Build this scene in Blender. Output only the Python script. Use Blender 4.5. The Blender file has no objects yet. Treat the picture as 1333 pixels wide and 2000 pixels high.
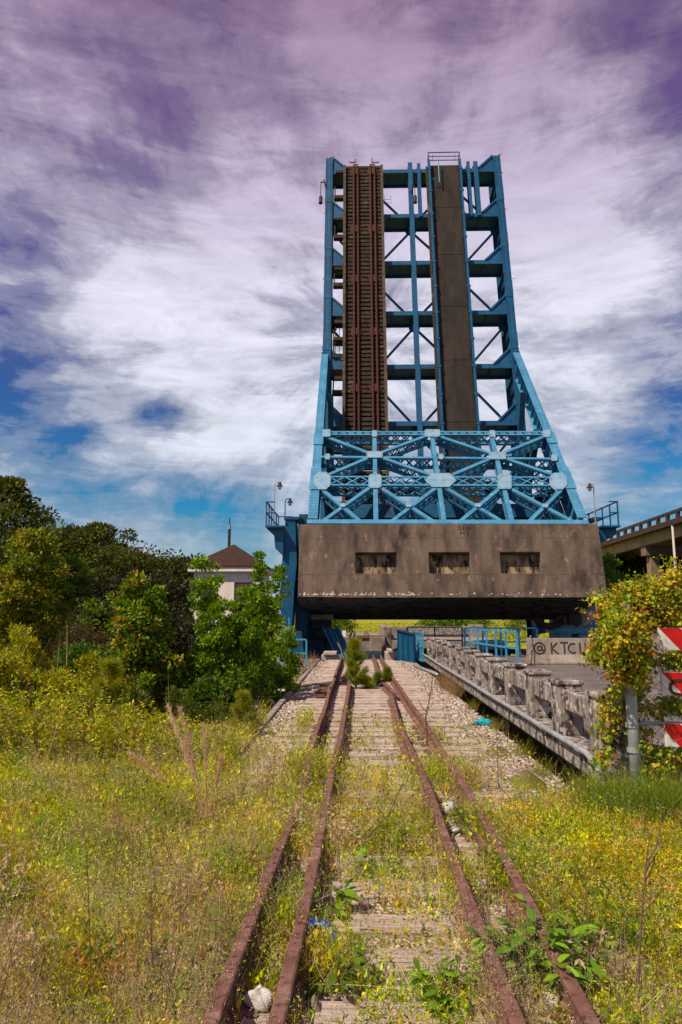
import bpy, math, random
import numpy as np
from mathutils import Vector, Matrix
R = math.radians
random.seed(7); rng = np.random.default_rng(11)
scene = bpy.context.scene
col = scene.collection

# ------------------------------------------------------------------ camera
PITCH = math.atan(200/1333.33); YAW = R(1.338)
cd = bpy.data.cameras.new("camera"); cam = bpy.data.objects.new("camera", cd); col.objects.link(cam)
cam.location = (0, 0, 1.6); cam.rotation_euler = (math.pi/2+PITCH, 0, YAW)
cd.sensor_fit = 'VERTICAL'; cd.sensor_height = 36; cd.sensor_width = 24; cd.lens = 24
cd.clip_start = 0.05; cd.clip_end = 6000
scene.camera = cam

# ------------------------------------------------------------------ sky, sun, exposure
SUN = Vector((-0.52, -0.42, 0.86)).normalized()
SUN_EL = math.asin(SUN.z); SUN_AZ = math.atan2(SUN.x, SUN.y)
sd = bpy.data.lights.new("sun", 'SUN'); sun = bpy.data.objects.new("sun", sd); col.objects.link(sun)
sd.energy = 4.3; sd.angle = R(0.8); sd.color = (1.0, 0.87, 0.67)
sun.rotation_euler = SUN.to_track_quat('Z', 'Y').to_euler(); sun.location = (-20, -15, 40)
scene.view_settings.view_transform = 'Standard'; scene.view_settings.look = 'None'
scene.view_settings.exposure = 0.38; scene.view_settings.gamma = 1.0
world = bpy.data.worlds.new("World"); scene.world = world; world.use_nodes = True

class NT:
    def __init__(s, nt): s.nt = nt; nt.nodes.clear()
    def n(s, t, **kw):
        nd = s.nt.nodes.new(t)
        for k, v in kw.items():
            if k[0] == '_': setattr(nd, k[1:], v)
            else: nd.inputs[k.replace('__', ' ')].default_value = v
        return nd
    def l(s, a, b): s.nt.links.new(a, b)
    def math(s, op, a, b=None, c=None, clamp=False):
        nd = s.nt.nodes.new('ShaderNodeMath'); nd.operation = op; nd.use_clamp = clamp
        for i, x in enumerate((a, b, c)):
            if x is None: continue
            if isinstance(x, (int, float)): nd.inputs[i].default_value = x
            else: s.l(x, nd.inputs[i])
        return nd.outputs[0]
    def mix(s, fac, a, b, blend='MIX'):
        nd = s.nt.nodes.new('ShaderNodeMix'); nd.data_type = 'RGBA'; nd.blend_type = blend
        for k, x in ((0, fac), (6, a), (7, b)):
            if isinstance(x, (int, float)): nd.inputs[k].default_value = x
            elif isinstance(x, tuple): nd.inputs[k].default_value = (*x[:3], 1)
            else: s.l(x, nd.inputs[k])
        return nd.outputs[2]
    def ramp(s, x, stops, interp='LINEAR'):
        nd = s.nt.nodes.new('ShaderNodeValToRGB'); cr = nd.color_ramp; cr.interpolation = interp
        while len(cr.elements) < len(stops): cr.elements.new(0.5)
        for e, (p, c) in zip(cr.elements, stops):
            e.position = p; e.color = (c, c, c, 1) if isinstance(c, (int, float)) else (*c[:3], 1)
        s.l(x, nd.inputs[0]); return nd.outputs[0]
    def noise(s, vec, scale, detail=4, rough=.55, dist=0.0, **kw):
        nd = s.nt.nodes.new('ShaderNodeTexNoise')
        nd.inputs['Scale'].default_value = scale; nd.inputs['Detail'].default_value = detail
        nd.inputs['Roughness'].default_value = rough; nd.inputs['Distortion'].default_value = dist
        if vec is not None: s.l(vec, nd.inputs['Vector'])
        return nd.outputs[0]
    def mapping(s, vec, scale=(1, 1, 1), rot=(0, 0, 0), loc=(0, 0, 0)):
        nd = s.nt.nodes.new('ShaderNodeMapping')
        nd.inputs['Scale'].default_value = scale; nd.inputs['Rotation'].default_value = rot; nd.inputs['Location'].default_value = loc
        s.l(vec, nd.inputs['Vector']); return nd.outputs[0]

MR0 = Matrix.Rotation(YAW, 3, 'Z') @ Matrix.Rotation(math.pi/2+PITCH, 3, 'X')
def build_world():
    w = NT(world.node_tree)
    out = w.n('ShaderNodeOutputWorld'); bg = w.n('ShaderNodeBackground', Strength=1.0)
    sky = w.n('ShaderNodeTexSky'); sky.sky_type = 'NISHITA'; sky.sun_disc = False
    sky.sun_elevation = SUN_EL; sky.sun_rotation = SUN_AZ; sky.air_density = 1.0; sky.dust_density = 0.4; sky.ozone_density = 2.5
    tc = w.n('ShaderNodeTexCoord'); d = tc.outputs['Generated']
    sep = w.n('ShaderNodeSeparateXYZ'); w.l(d, sep.inputs[0]); X, Y, Z = sep.outputs
    def vm(op, a, b=None):
        nd = w.nt.nodes.new('ShaderNodeVectorMath'); nd.operation = op
        for k, x in enumerate((a, b)):
            if x is None: continue
            if isinstance(x, tuple): nd.inputs[k].default_value = x
            else: w.l(x, nd.inputs[k])
        return nd
    def scale(a, f):
        nd = w.nt.nodes.new('ShaderNodeVectorMath'); nd.operation = 'SCALE'; w.l(a, nd.inputs[0])
        if isinstance(f, (int, float)): nd.inputs['Scale'].default_value = f
        else: w.l(f, nd.inputs['Scale'])
        return nd.outputs[0]
    # cirrus fanning out from a point behind the bridge
    c = Vector((.02, .925, .38)).normalized(); c = (c.x, c.y, c.z)
    dt = vm('DOT_PRODUCT', d, c).outputs['Value']; par = vm('SCALE', (c)); par.inputs[0].default_value = c; w.l(dt, par.inputs['Scale'])
    o = vm('SUBTRACT', d, par.outputs[0]).outputs[0]; rad = vm('LENGTH', o).outputs['Value']; on = vm('NORMALIZE', o).outputs[0]
    axis = vm('SCALE', c); axis.inputs[0].default_value = c; w.l(w.math('MULTIPLY', rad, 1.9), axis.inputs['Scale'])
    base_v = vm('ADD', on, axis.outputs[0]).outputs[0]
    wn = w.n('ShaderNodeTexNoise', Scale=2.4, Detail=4.0); w.l(d, wn.inputs['Vector'])
    wv = w.n('ShaderNodeVectorMath'); wv.operation = 'MULTIPLY_ADD'; w.l(wn.outputs['Color'], wv.inputs[0]); wv.inputs[1].default_value = (.55, .55, .55); w.l(base_v, wv.inputs[2])
    n2 = w.noise(wv.outputs[0], 3.0, 10, .66)
    sq = w.mapping(d, (1.0, 1.0, 2.1), loc=(2.3, 1.1, 0.4))
    n1 = w.noise(sq, 2.6, 9, .60, .25)
    n3 = w.noise(w.mapping(d, (1.0, 1.0, 4.2), rot=(0, R(12), 0), loc=(5, 2, 1)), 7.0, 10, .68, .5)
    dens = w.math('ADD', w.math('ADD', w.math('MULTIPLY', n1, .44), w.math('MULTIPLY', n2, .46)), w.math('MULTIPLY', n3, .24))
    for (px, py, rr, amp) in ((60, 490, .16, -.085), (270, 370, .09, -.015), (230, 260, .18, .05), (560, 30, .16, -.05), (1320, 190, .17, -.06), (1180, 290, .09, -.05), (345, 803, .045, -.085), (315, 808, .04, -.075), (285, 812, .035, -.07), (40, 820, .15, -.07), (150, 860, .07, -.05), (330, 930, .07, -.05), (230, 960, .12, -.08), (90, 950, .10, -.04), (390, 985, .10, -.05), (1290, 870, .12, -.10), (1240, 700, .14, -.03), (380, 90, .14, -.05),
                              (440, 420, .16, .09), (1130, 230, .10, .07), (760, 240, .20, .06), (430, 640, .26, .08), (1120, 420, .14, .08), (900, 480, .25, .07), (150, 620, .12, .07), (200, 880, .05, .05), (480, 850, .13, .05), (650, 60, .07, .06), (1200, 560, .12, .05), (1180, 820, .07, .05)):
        q = MR0 @ Vector(((px-666.5)/1333.33, -(py-1000)/1333.33, -1)); q.normalize()
        dd = vm('DISTANCE', d, (q.x, q.y, q.z)).outputs['Value']
        f = w.math('SUBTRACT', 1.0, w.math('DIVIDE', dd, rr*1.25), clamp=True); f = w.math('MULTIPLY', w.math('MULTIPLY', f, w.math('MULTIPLY', f, w.math('SUBTRACT', 2.2, f))), amp*(1.05 if amp < 0 else 1.25))
        dens = w.math('ADD', dens, f)
    dens = w.math('ADD', dens, w.ramp(Z, [(0.0, .0), (0.14, .02), (0.22, .055), (0.40, .06), (0.55, .045), (1, 0.02)]))
    lowc = w.ramp(Z, [(0.0, .10), (0.10, .05), (0.15, .0), (1, 0)]); dens = w.math('ADD', dens, lowc)
    mask = w.ramp(dens, [(0.0, 0.0), (0.49, 0.0), (0.56, .36), (0.63, .72), (0.72, 1.0), (1, 1)], 'EASE')
    # clear sky: Nishita, tinted towards violet high up
    tint = w.ramp(Z, [(0.0, (.7, 1.0, 1.0)), (0.16, (.13, .76, 1.06)), (0.30, (.30, .52, .95)), (0.45, (1.05, .62, 1.05)), (0.62, (2.1, .75, 1.15)), (1, (1.9, .8, 1.1))])
    clear = w.mix(1.0, sky.outputs[0], tint, 'MULTIPLY')
    sc = w.n('ShaderNodeVectorMath'); sc.operation = 'SCALE'; w.l(clear, sc.inputs[0]); sc.inputs['Scale'].default_value = 0.062
    cc = w.ramp(Z, [(0.0, (.30, .37, .45)), (0.12, (.36, .41, .50)), (0.27, (.47, .49, .56)), (0.42, (.48, .47, .56)), (0.58, (.34, .285, .39)), (0.70, (.23, .16, .25)), (1, (.24, .16, .25))])
    thick = w.ramp(dens, [(0.50, 0.62), (0.63, .92), (0.76, 1.25)])
    thick = w.mix(1.0, thick, w.ramp(n3, [(.35, .88), (.65, 1.10)]), 'MULTIPLY')
    cc = w.mix(1.0, cc, thick, 'MULTIPLY')
    bandm = w.mix(mask, sc.outputs[0], cc)
    w.l(bandm, bg.inputs['Color']); w.l(bg.outputs[0], out.inputs['Surface'])
    return sky
build_world()

# ------------------------------------------------------------------ pixel -> world planning (places are read off the photo on real planes)
MR = np.array(Matrix.Rotation(YAW, 3, 'Z') @ Matrix.Rotation(math.pi/2+PITCH, 3, 'X'))
CP = np.array([0, 0, 1.6])
def ray(px, py): return MR @ np.array([(px-666.5)/1333.33, -(py-1000)/1333.33, -1.0])
def PY(px, py, Y): d = ray(px, py); return CP+d*(Y/d[1])
def PZ(px, py, z): d = ray(px, py); return CP+d*((z-1.6)/d[2])
AL = R(11)
O = np.array([3.87, 36.6, 1.6]); EV = np.array([0, math.sin(AL), math.cos(AL)]); EW = np.array([0, math.cos(AL), -math.sin(AL)])
def L(x, v, w): return np.array([x, 0, 0]) + np.array([0, O[1], O[2]]) + EV*v + EW*w
def PW(px, py, W): d = ray(px, py); q = CP+d*(((O-CP)@EW+W)/(d@EW)); return q, (q[0], (q-O)@EV)

# ------------------------------------------------------------------ materials
MATS = {}
def pmat(name, base, c2=None, scale=3.0, detail=5, stretch=(1, 1, 1), lo=.4, hi=.62, rough=.7, bump=0.0, bscale=None, metal=0.0,
         c3=None, s3=1.0, t3=(.55, .62), st3=(1, 1, 1), c4=None, s4=8.0, t4=(.6, .66), st4=(1, 1, 1), coord='Object', spec=.3):
    m = bpy.data.materials.new(name); m.use_nodes = True; t = NT(m.node_tree)
    out = t.n('ShaderNodeOutputMaterial'); b = t.n('ShaderNodeBsdfPrincipled', Roughness=rough, Metallic=metal)
    b.inputs['Specular IOR Level'].default_value = spec
    tc = t.n('ShaderNodeTexCoord'); v = tc.outputs[coord]
    c = base
    if c2:
        f = t.ramp(t.noise(t.mapping(v, stretch), scale, detail, .6), [(lo, 0.0), (hi, 1.0)]); c = t.mix(f, base, c2)
    if c3:
        f = t.ramp(t.noise(t.mapping(v, st3, loc=(3, 1, 7)), s3, 6, .62), [(t3[0], 0.0), (t3[1], 1.0)]); c = t.mix(f, c, c3)
    if c4:
        f = t.ramp(t.noise(t.mapping(v, st4, loc=(9, 4, 2)), s4, 6, .65), [(t4[0], 0.0), (t4[1], 1.0)]); c = t.mix(f, c, c4)
    if isinstance(c, tuple): b.inputs['Base Color'].default_value = (*c, 1)
    else: t.l(c, b.inputs['Base Color'])
    if bump:
        bp = t.n('ShaderNodeBump', Strength=bump, Distance=0.02)
        t.l(t.noise(t.mapping(v, stretch), bscale or scale*4, 6, .65), bp.inputs['Height']); t.l(bp.outputs[0], b.inputs['Normal'])
    t.l(b.outputs[0], out.inputs[0]); MATS[name] = m; return m

def leafmat(name, trans=.35, rough=.55):
    m = bpy.data.materials.new(name); m.use_nodes = True; t = NT(m.node_tree)
    out = t.n('ShaderNodeOutputMaterial'); b = t.n('ShaderNodeBsdfPrincipled', Roughness=rough)
    b.inputs['Specular IOR Level'].default_value = .25
    at = t.n('ShaderNodeAttribute'); at.attribute_name = 'Col'
    t.l(at.outputs['Color'], b.inputs['Base Color'])
    tr = t.n('ShaderNodeBsdfTranslucent')
    g = t.n('ShaderNodeHueSaturation', Value=1.35, Saturation=1.1); t.l(at.outputs['Color'], g.inputs['Color']); t.l(g.outputs[0], tr.inputs[0])
    mx = t.n('ShaderNodeMixShader'); mx.inputs[0].default_value = trans
    t.l(b.outputs[0], mx.inputs[1]); t.l(tr.outputs[0], mx.inputs[2]); t.l(mx.outputs[0], out.inputs[0]); return m
LEAF = leafmat("leaf"); DRY = leafmat("dry_stalk", .25, .8)
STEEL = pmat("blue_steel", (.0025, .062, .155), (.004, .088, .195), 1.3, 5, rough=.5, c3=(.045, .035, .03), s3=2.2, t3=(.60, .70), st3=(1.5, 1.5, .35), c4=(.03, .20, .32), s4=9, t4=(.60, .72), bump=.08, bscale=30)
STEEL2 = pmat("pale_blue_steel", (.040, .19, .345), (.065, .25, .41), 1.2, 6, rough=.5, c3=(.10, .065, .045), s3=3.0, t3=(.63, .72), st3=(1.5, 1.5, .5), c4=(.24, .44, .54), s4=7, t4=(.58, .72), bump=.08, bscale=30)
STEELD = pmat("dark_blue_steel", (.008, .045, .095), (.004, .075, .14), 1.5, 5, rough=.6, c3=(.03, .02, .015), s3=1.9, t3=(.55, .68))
GUSSET = pmat("faded_gusset_paint", (.15, .29, .42), (.21, .34, .45), 2.2, 6, rough=.55, c3=(.17, .11, .07), s3=3.4, t3=(.57, .68), c4=(.38, .50, .55), s4=12, t4=(.58, .7))
RAILBLUE = pmat("handrail_blue_paint", (.04, .24, .42), (.06, .29, .46), 4, rough=.45)
RUST = pmat("rusted_iron", (.14, .062, .045), (.20, .105, .085), 9, 7, rough=.85, c3=(.055, .022, .015), s3=22, t3=(.54, .64), c4=(.27, .17, .14), s4=5, t4=(.56, .7), bump=.35, bscale=60)
RUSTRED = pmat("red_rusted_plate", (.085, .024, .016), (.055, .018, .013), 6, rough=.8)
TIE = pmat("weathered_timber", (.52, .43, .38), (.34, .265, .23), 3, 6, (1, 14, 6), rough=.9, c3=(.07, .045, .035), s3=5, t3=(.56, .64), st3=(1, 16, 8), c4=(.60, .53, .47), s4=7, t4=(.56, .7), st4=(1, 10, 5), bump=.6, bscale=14)
TIEDARK = pmat("creosoted_timber", (.028, .017, .012), (.066, .040, .025), 2.0, 6, (1, 6, 6), rough=.9, c3=(.13, .11, .03), s3=1.2, t3=(.60, .68), c4=(.012, .008, .007), s4=5, t4=(.52, .62), bump=.4)
TIMBER = pmat("grey_guard_timber", (.11, .08, .058), (.05, .033, .024), 2.5, 6, (5, 5, 1), rough=.9, bump=.4)
CONC = pmat("stained_counterweight_concrete", (.155, .110, .084), (.072, .052, .042), 1.1, 10, (1.8, 1.8, .5), .40, .64, rough=.9,
            c3=(.028, .022, .02), s3=.8, t3=(.50, .68), st3=(1.6, 1.6, .7), c4=(.27, .21, .16), s4=1.8, t4=(.60, .74), st4=(1.5, 1.5, .9), bump=.25, bscale=9)
CONCREC = pmat("ochre_stained_concrete", (.36, .26, .14), (.10, .07, .045), 2.2, 7, (1.5, 1.5, .6), .38, .6, rough=.9, c3=(.02, .015, .012), s3=2.0, t3=(.52, .6), st3=(2, 2, .8), bump=.2)
CONCR = pmat("peeling_white_concrete", (.30, .26, .24), (.17, .145, .13), 4.5, 8, (1.5, 1.5, .5), .4, .62, rough=.9, c3=(.062, .046, .038), s3=5.5, t3=(.50, .55), st3=(1.4, 1.4, .7), c4=(.48, .44, .42), s4=9, t4=(.54, .60), bump=.5, bscale=18)
CONCG = pmat("grey_concrete", (.30, .255, .215), (.19, .155, .13), 2.0, 7, rough=.9, c3=(.07, .055, .045), s3=2.2, t3=(.56, .7), st3=(1, 1, .5), bump=.3, bscale=16)
ASPH = pmat("worn_asphalt", (.145, .125, .12), (.105, .09, .088), 1.6, 7, rough=.92, c3=(.20, .175, .165), s3=.7, t3=(.52, .7), c4=(.06, .05, .05), s4=3.2, t4=(.62, .66), bump=.25, bscale=60)
PIPE = pmat("galvanised_pipe", (.40, .42, .44), (.30, .31, .33), 6, rough=.5, metal=.3, c3=(.2, .12, .08), s3=8, t3=(.62, .7))
WHITE = pmat("white_render", (.80, .72, .64), (.70, .62, .55), 2.5, 6, (1, 1, .4), rough=.85, c3=(.30, .25, .21), s3=3, t3=(.66, .75), st3=(3, 3, .4))
ROOF = pmat("brown_shingles", (.048, .022, .016), (.028, .014, .011), 5, 4, (1, 1, 3), rough=.9, bump=.3, bscale=12)
GLASS = pmat("window_glass", (.05, .09, .12), rough=.08, spec=.8)
DARKW = pmat("boarded_window", (.10, .075, .065), (.06, .04, .035), 3, rough=.7)
BLACK = pmat("black_paint", (.018, .016, .016), (.05, .045, .045), 25, rough=.7)
REDR = pmat("red_reflective_sheet", (.55, .012, .010), (.42, .010, .010), 6, rough=.4, c3=(.12, .01, .01), s3=11, t3=(.70, .73))
WHT = pmat("white_reflective_sheet", (.70, .68, .66), (.55, .52, .49), 5, rough=.45, c3=(.28, .24, .2), s3=7, t3=(.62, .7))
HWY = pmat("highway_concrete", (.24, .175, .12), (.15, .11, .08), .8, 6, (1, 1, .4), rough=.9, c3=(.05, .04, .035), s3=.9, t3=(.58, .7))
HWYG = pmat("highway_girder_paint", (.32, .25, .15), (.24, .18, .11), .8, 5, rough=.7, c3=(.12, .05, .03), s3=2, t3=(.62, .7))
HWYR = pmat("rusty_guard_rail", (.06, .03, .028), (.035, .02, .02), 3, rough=.8)
BARK = pmat("bark", (.085, .06, .045), (.045, .03, .022), 4, 6, (4, 4, 1), rough=.95, bump=.6)
PLAST = pmat("crumpled_white_plastic", (.60, .57, .57), (.46, .44, .44), 12, rough=.35, bump=.5, bscale=30)
PLBLUE = pmat("turquoise_plastic", (.0, .36, .50), (.0, .28, .42), 9, rough=.4, bump=.5, bscale=20)
PLDEEP = pmat("deep_blue_wrapper", (.008, .08, .34), (.55, .55, .6), 22, 3, lo=.58, hi=.62, rough=.25)
STRIPE = pmat("cup_red_print", (.5, .02, .06), rough=.4)
LENS = pmat("lamp_glass", (.5, .5, .48), rough=.2)
BIRDM = pmat("grey_feathers", (.25, .22, .22), (.5, .48, .46), 10, rough=.8)

def soil_mat():
    m = bpy.data.materials.new("gravelly_soil"); m.use_nodes = True; t = NT(m.node_tree)
    out = t.n('ShaderNodeOutputMaterial'); b = t.n('ShaderNodeBsdfPrincipled', Roughness=.95)
    b.inputs['Specular IOR Level'].default_value = .15
    v = t.n('ShaderNodeTexCoord').outputs['Object']
    near = t.mix(t.ramp(t.noise(v, 9, 8, .7), [(.38, 0.0), (.62, 1.0)]), (.17, .12, .07), (.36, .28, .20))
    near = t.mix(t.ramp(t.noise(v, 1.1, 5, .6), [(.40, 0.0), (.54, 1.0)]), near, (.17, .17, .025))
    far = t.mix(t.ramp(t.noise(v, .12, 7, .65), [(.38, 0.0), (.62, 1.0)]), (.24, .26, .012), (.34, .30, .02))
    far = t.mix(t.ramp(t.noise(t.mapping(v, (1, .4, 1)), .6, 7, .7), [(.50, 0.0), (.66, 1.0)]), far, (.13, .17, .012))
    sp = t.n('ShaderNodeSeparateXYZ'); t.l(v, sp.inputs[0])
    f = t.ramp(t.math('DIVIDE', sp.outputs[1], 100.0), [(.18, 0.0), (.55, 1.0)])
    t.l(t.mix(f, near, far), b.inputs['Base Color'])
    bp = t.n('ShaderNodeBump', Strength=.8, Distance=.03); t.l(t.noise(v, 30, 6, .7), bp.inputs['Height']); t.l(bp.outputs[0], b.inputs['Normal'])
    t.l(b.outputs[0], out.inputs[0]); return m
SOIL = soil_mat()
def gravel_mat():
    m = bpy.data.materials.new("ballast"); m.use_nodes = True; t = NT(m.node_tree)
    out = t.n('ShaderNodeOutputMaterial'); b = t.n('ShaderNodeBsdfPrincipled', Roughness=.95)
    b.inputs['Specular IOR Level'].default_value = .15
    v = t.n('ShaderNodeTexCoord').outputs['Object']
    vo = t.n('ShaderNodeTexVoronoi', Scale=26.0); t.l(v, vo.inputs['Vector'])
    c = t.ramp(t.n('ShaderNodeSeparateColor').outputs[0], [(0, 0.0), (1, 1.0)])
    se = t.n('ShaderNodeSeparateColor'); t.l(vo.outputs['Color'], se.inputs[0])
    c = t.ramp(se.outputs[0], [(0.0, (.17, .14, .125)), (.4, (.32, .275, .25)), (.8, (.44, .385, .35)), (1, (.55, .49, .45))])
    e = t.ramp(vo.outputs['Distance'], [(.45, 1.0), (.75, .35)])
    c = t.mix(t.ramp(t.noise(v, 1.4, 6, .6), [(.5, 0.0), (.66, 1.0)]), c, (.22, .16, .10))
    t.l(c, b.inputs['Base Color'])
    bp = t.n('ShaderNodeBump', Strength=1.0, Distance=.03); t.l(e, bp.inputs['Height']); t.l(bp.outputs[0], b.inputs['Normal'])
    t.l(b.outputs[0], out.inputs[0]); return m
GRAVEL = gravel_mat()
def water_mat():
    m = bpy.data.materials.new("dark_canal_water"); m.use_nodes = True; t = NT(m.node_tree)
    out = t.n('ShaderNodeOutputMaterial'); b = t.n('ShaderNodeBsdfPrincipled', Roughness=.12)
    b.inputs['Base Color'].default_value = (.035, .028, .012, 1)
    v = t.n('ShaderNodeTexCoord').outputs['Object']
    bp = t.n('ShaderNodeBump', Strength=.4, Distance=.05); t.l(t.noise(v, 2.2, 4, .6), bp.inputs['Height']); t.l(bp.outputs[0], b.inputs['Normal'])
    t.l(b.outputs[0], out.inputs[0]); return m
WATER = water_mat()
def stone_mat():
    m = bpy.data.materials.new("ballast_stone"); m.use_nodes = True; t = NT(m.node_tree)
    out = t.n('ShaderNodeOutputMaterial'); b = t.n('ShaderNodeBsdfPrincipled', Roughness=.9)
    b.inputs['Specular IOR Level'].default_value = .2
    at = t.n('ShaderNodeAttribute'); at.attribute_name = 'Col'
    v = t.n('ShaderNodeTexCoord').outputs['Object']
    c = t.mix(t.ramp(t.noise(v, 60, 4, .6), [(.4, 0.0), (.7, .5)]), at.outputs['Color'], (.2, .15, .12))
    t.l(c, b.inputs['Base Color']); t.l(b.outputs[0], out.inputs[0]); return m
STONE = stone_mat()

# ------------------------------------------------------------------ object helpers
def tag(o, label=None, cat=None, group=None, kind=None):
    if label: o['label'] = label
    if cat: o['category'] = cat
    if group: o['group'] = group
    if kind: o['kind'] = kind
    return o
def thing(name, loc, label, cat, group=None):
    o = bpy.data.objects.new(name, None); col.objects.link(o); o.location = tuple(float(a) for a in loc); o.empty_display_size = .3
    return tag(o, label, cat, group)
def origin(parent):
    p = np.zeros(3)
    while parent is not None: p = p+np.array(parent.location); parent = parent.parent
    return p
def nrm(a): a = np.array(a, float); return a/max(1e-9, np.linalg.norm(a))

class MB:
    def __init__(s): s.v = []; s.f = []
    def quadbox(s, c):
        i = len(s.v); s.v += [tuple(p) for p in c]
        s.f += [(i, i+3, i+2, i+1), (i+4, i+5, i+6, i+7), (i, i+1, i+5, i+4), (i+1, i+2, i+6, i+5), (i+2, i+3, i+7, i+6), (i+3, i, i+4, i+7)]
        return s
    def box(s, x0, x1, y0, y1, z0, z1, T=None):
        c = [(x0, y0, z0), (x1, y0, z0), (x1, y1, z0), (x0, y1, z0), (x0, y0, z1), (x1, y0, z1), (x1, y1, z1), (x0, y1, z1)]
        return s.quadbox([T(*p) for p in c] if T else c)
    def lbox(s, x0, x1, v0, v1, w0, w1): return s.box(x0, x1, w0, w1, v0, v1, T=lambda x, w, v: L(x, v, w))
    def beam(s, p0, p1, a, b, n=(0, 0, 1)):
        p0 = np.array(p0, float); p1 = np.array(p1, float); t = nrm(p1-p0); n = np.array(n, float)
        if abs(t@nrm(n)) > .97: n = np.array([0, 1., 0]) if abs(t[1]) < .9 else np.array([1., 0, 0])
        sd_ = nrm(np.cross(t, n)); n = nrm(np.cross(sd_, t)); A = sd_*a/2; B = n*b/2
        return s.quadbox([p0-A-B, p0+A-B, p0+A+B, p0-A+B, p1-A-B, p1+A-B, p1+A+B, p1-A+B])
    def tube(s, pts, r, k=6, cap=True):
        pts = [np.array(p, float) for p in pts]; n = len(pts)
        rs = [r]*n if isinstance(r, (int, float)) else list(r)
        ref = np.array([0.31, 0.17, .93]); i0 = len(s.v)
        for j in range(n):
            t = nrm(pts[min(j+1, n-1)]-pts[max(j-1, 0)])
            if abs(t@nrm(ref)) > .98: ref = np.array([1., .1, 0])
            a = nrm(np.cross(t, ref)); b = np.cross(t, a)
            for q in range(k):
                an = 2*math.pi*q/k; s.v.append(tuple(pts[j]+(a*math.cos(an)+b*math.sin(an))*rs[j]))
        for j in range(n-1):
            for q in range(k):
                q2 = (q+1) % k; s.f.append((i0+j*k+q, i0+j*k+q2, i0+(j+1)*k+q2, i0+(j+1)*k+q))
        if cap: s.f.append(tuple(i0+q for q in range(k))[::-1]); s.f.append(tuple(i0+(n-1)*k+q for q in range(k)))
        return s
    def prism(s, poly, d):
        """poly: 3-D points of one face; extruded by vector d"""
        poly = [np.array(p, float) for p in poly]; d = np.array(d, float); n = len(poly); i = len(s.v)
        s.v += [tuple(p) for p in poly]+[tuple(p+d) for p in poly]
        s.f.append(tuple(range(i, i+n))); s.f.append(tuple(range(i+2*n-1, i+n-1, -1)))
        for j in range(n): k = (j+1) % n; s.f.append((i+j, i+n+j, i+n+k, i+k))
        return s
    def lattice(s, p0, p1, off, width, step, wd=.07, th=.012, single=False):
        """crossed flat bars between the line p0-p1 shifted by -off*width/2 and +off*width/2"""
        p0 = np.array(p0, float); p1 = np.array(p1, float); Ld = np.linalg.norm(p1-p0); n = max(1, int(round(Ld/step)))
        o = np.array(off, float)*width/2; nn = np.cross(p1-p0, off)
        for i in range(n):
            a = p0+(p1-p0)*i/n; b = p0+(p1-p0)*(i+1)/n
            if single and i % 2: s.beam(a+o, b-o, wd, th, nn)
            else: s.beam(a-o, b+o, wd, th, nn)
            if not single: s.beam(a+o+nrm(nn)*.008, b-o+nrm(nn)*.008, wd, th, nn)
        return s
    def laced(s, p0, p1, a, b, n, step=.55, wd=.065):
        """box strut: front and rear plates of width a, depth b along n, lattice on the two sides"""
        p0 = np.array(p0, float); p1 = np.array(p1, float); n = nrm(n); sd_ = nrm(np.cross(p1-p0, n))
        s.beam(p0+n*b/2, p1+n*b/2, a, .03, n); s.beam(p0-n*b/2, p1-n*b/2, a, .03, n)
        for q in (-1, 1):
            for r_ in (-1, 1): s.beam(p0+sd_*q*a/2*.98+n*r_*(b/2-.06), p1+sd_*q*a/2*.98+n*r_*(b/2-.06), .02, .10, n)
            s.lattice(p0+sd_*q*(a/2-.02), p1+sd_*q*(a/2-.02), n, b-.1, step, wd)
        return s
    def build(s, name, mat, parent=None, smooth=False, bevel=0.0, mats=None):
        o_ = origin(parent); me = bpy.data.meshes.new(name)
        me.from_pydata([tuple(np.array(p)-o_) for p in s.v], [], s.f); me.validate(verbose=False); me.update()
        me.materials.append(mat)
        o = bpy.data.objects.new(name, me); col.objects.link(o); o.parent = parent
        if smooth: me.polygons.foreach_set('use_smooth', [True]*len(me.polygons))
        if bevel:
            md = o.modifiers.new('bevel', 'BEVEL'); md.width = bevel; md.segments = 2; md.limit_method = 'ANGLE'
        return o

def copy_tree(o, parent=None):
    kids = [c for c in bpy.data.objects if c.parent == o]
    c = o.copy(); col.objects.link(c); c.parent = parent
    for k in kids: copy_tree(k, c)
    return c

def fast_mesh(name, V, F, C, mat, parent=None, smooth=False):
    """V (n,3), F (m,4), C (n,3) or None"""
    V = np.asarray(V, np.float32)-origin(parent).astype(np.float32); F = np.asarray(F, np.int32)
    me = bpy.data.meshes.new(name); me.vertices.add(len(V)); me.vertices.foreach_set('co', V.ravel())
    k = F.shape[1]; me.loops.add(F.size); me.loops.foreach_set('vertex_index', F.ravel())
    me.polygons.add(len(F)); me.polygons.foreach_set('loop_start', np.arange(0, F.size, k, dtype=np.int32))
    if C is not None:
        a = me.color_attributes.new('Col', 'FLOAT_COLOR', 'POINT'); CC = np.ones((len(V), 4), np.float32); CC[:, :3] = C
        a.data.foreach_set('color', CC.ravel())
    me.update(calc_edges=True); me.materials.append(mat)
    if smooth: me.polygons.foreach_set('use_smooth', np.ones(len(F), bool))
    o = bpy.data.objects.new(name, me); col.objects.link(o); o.parent = parent; return o

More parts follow.
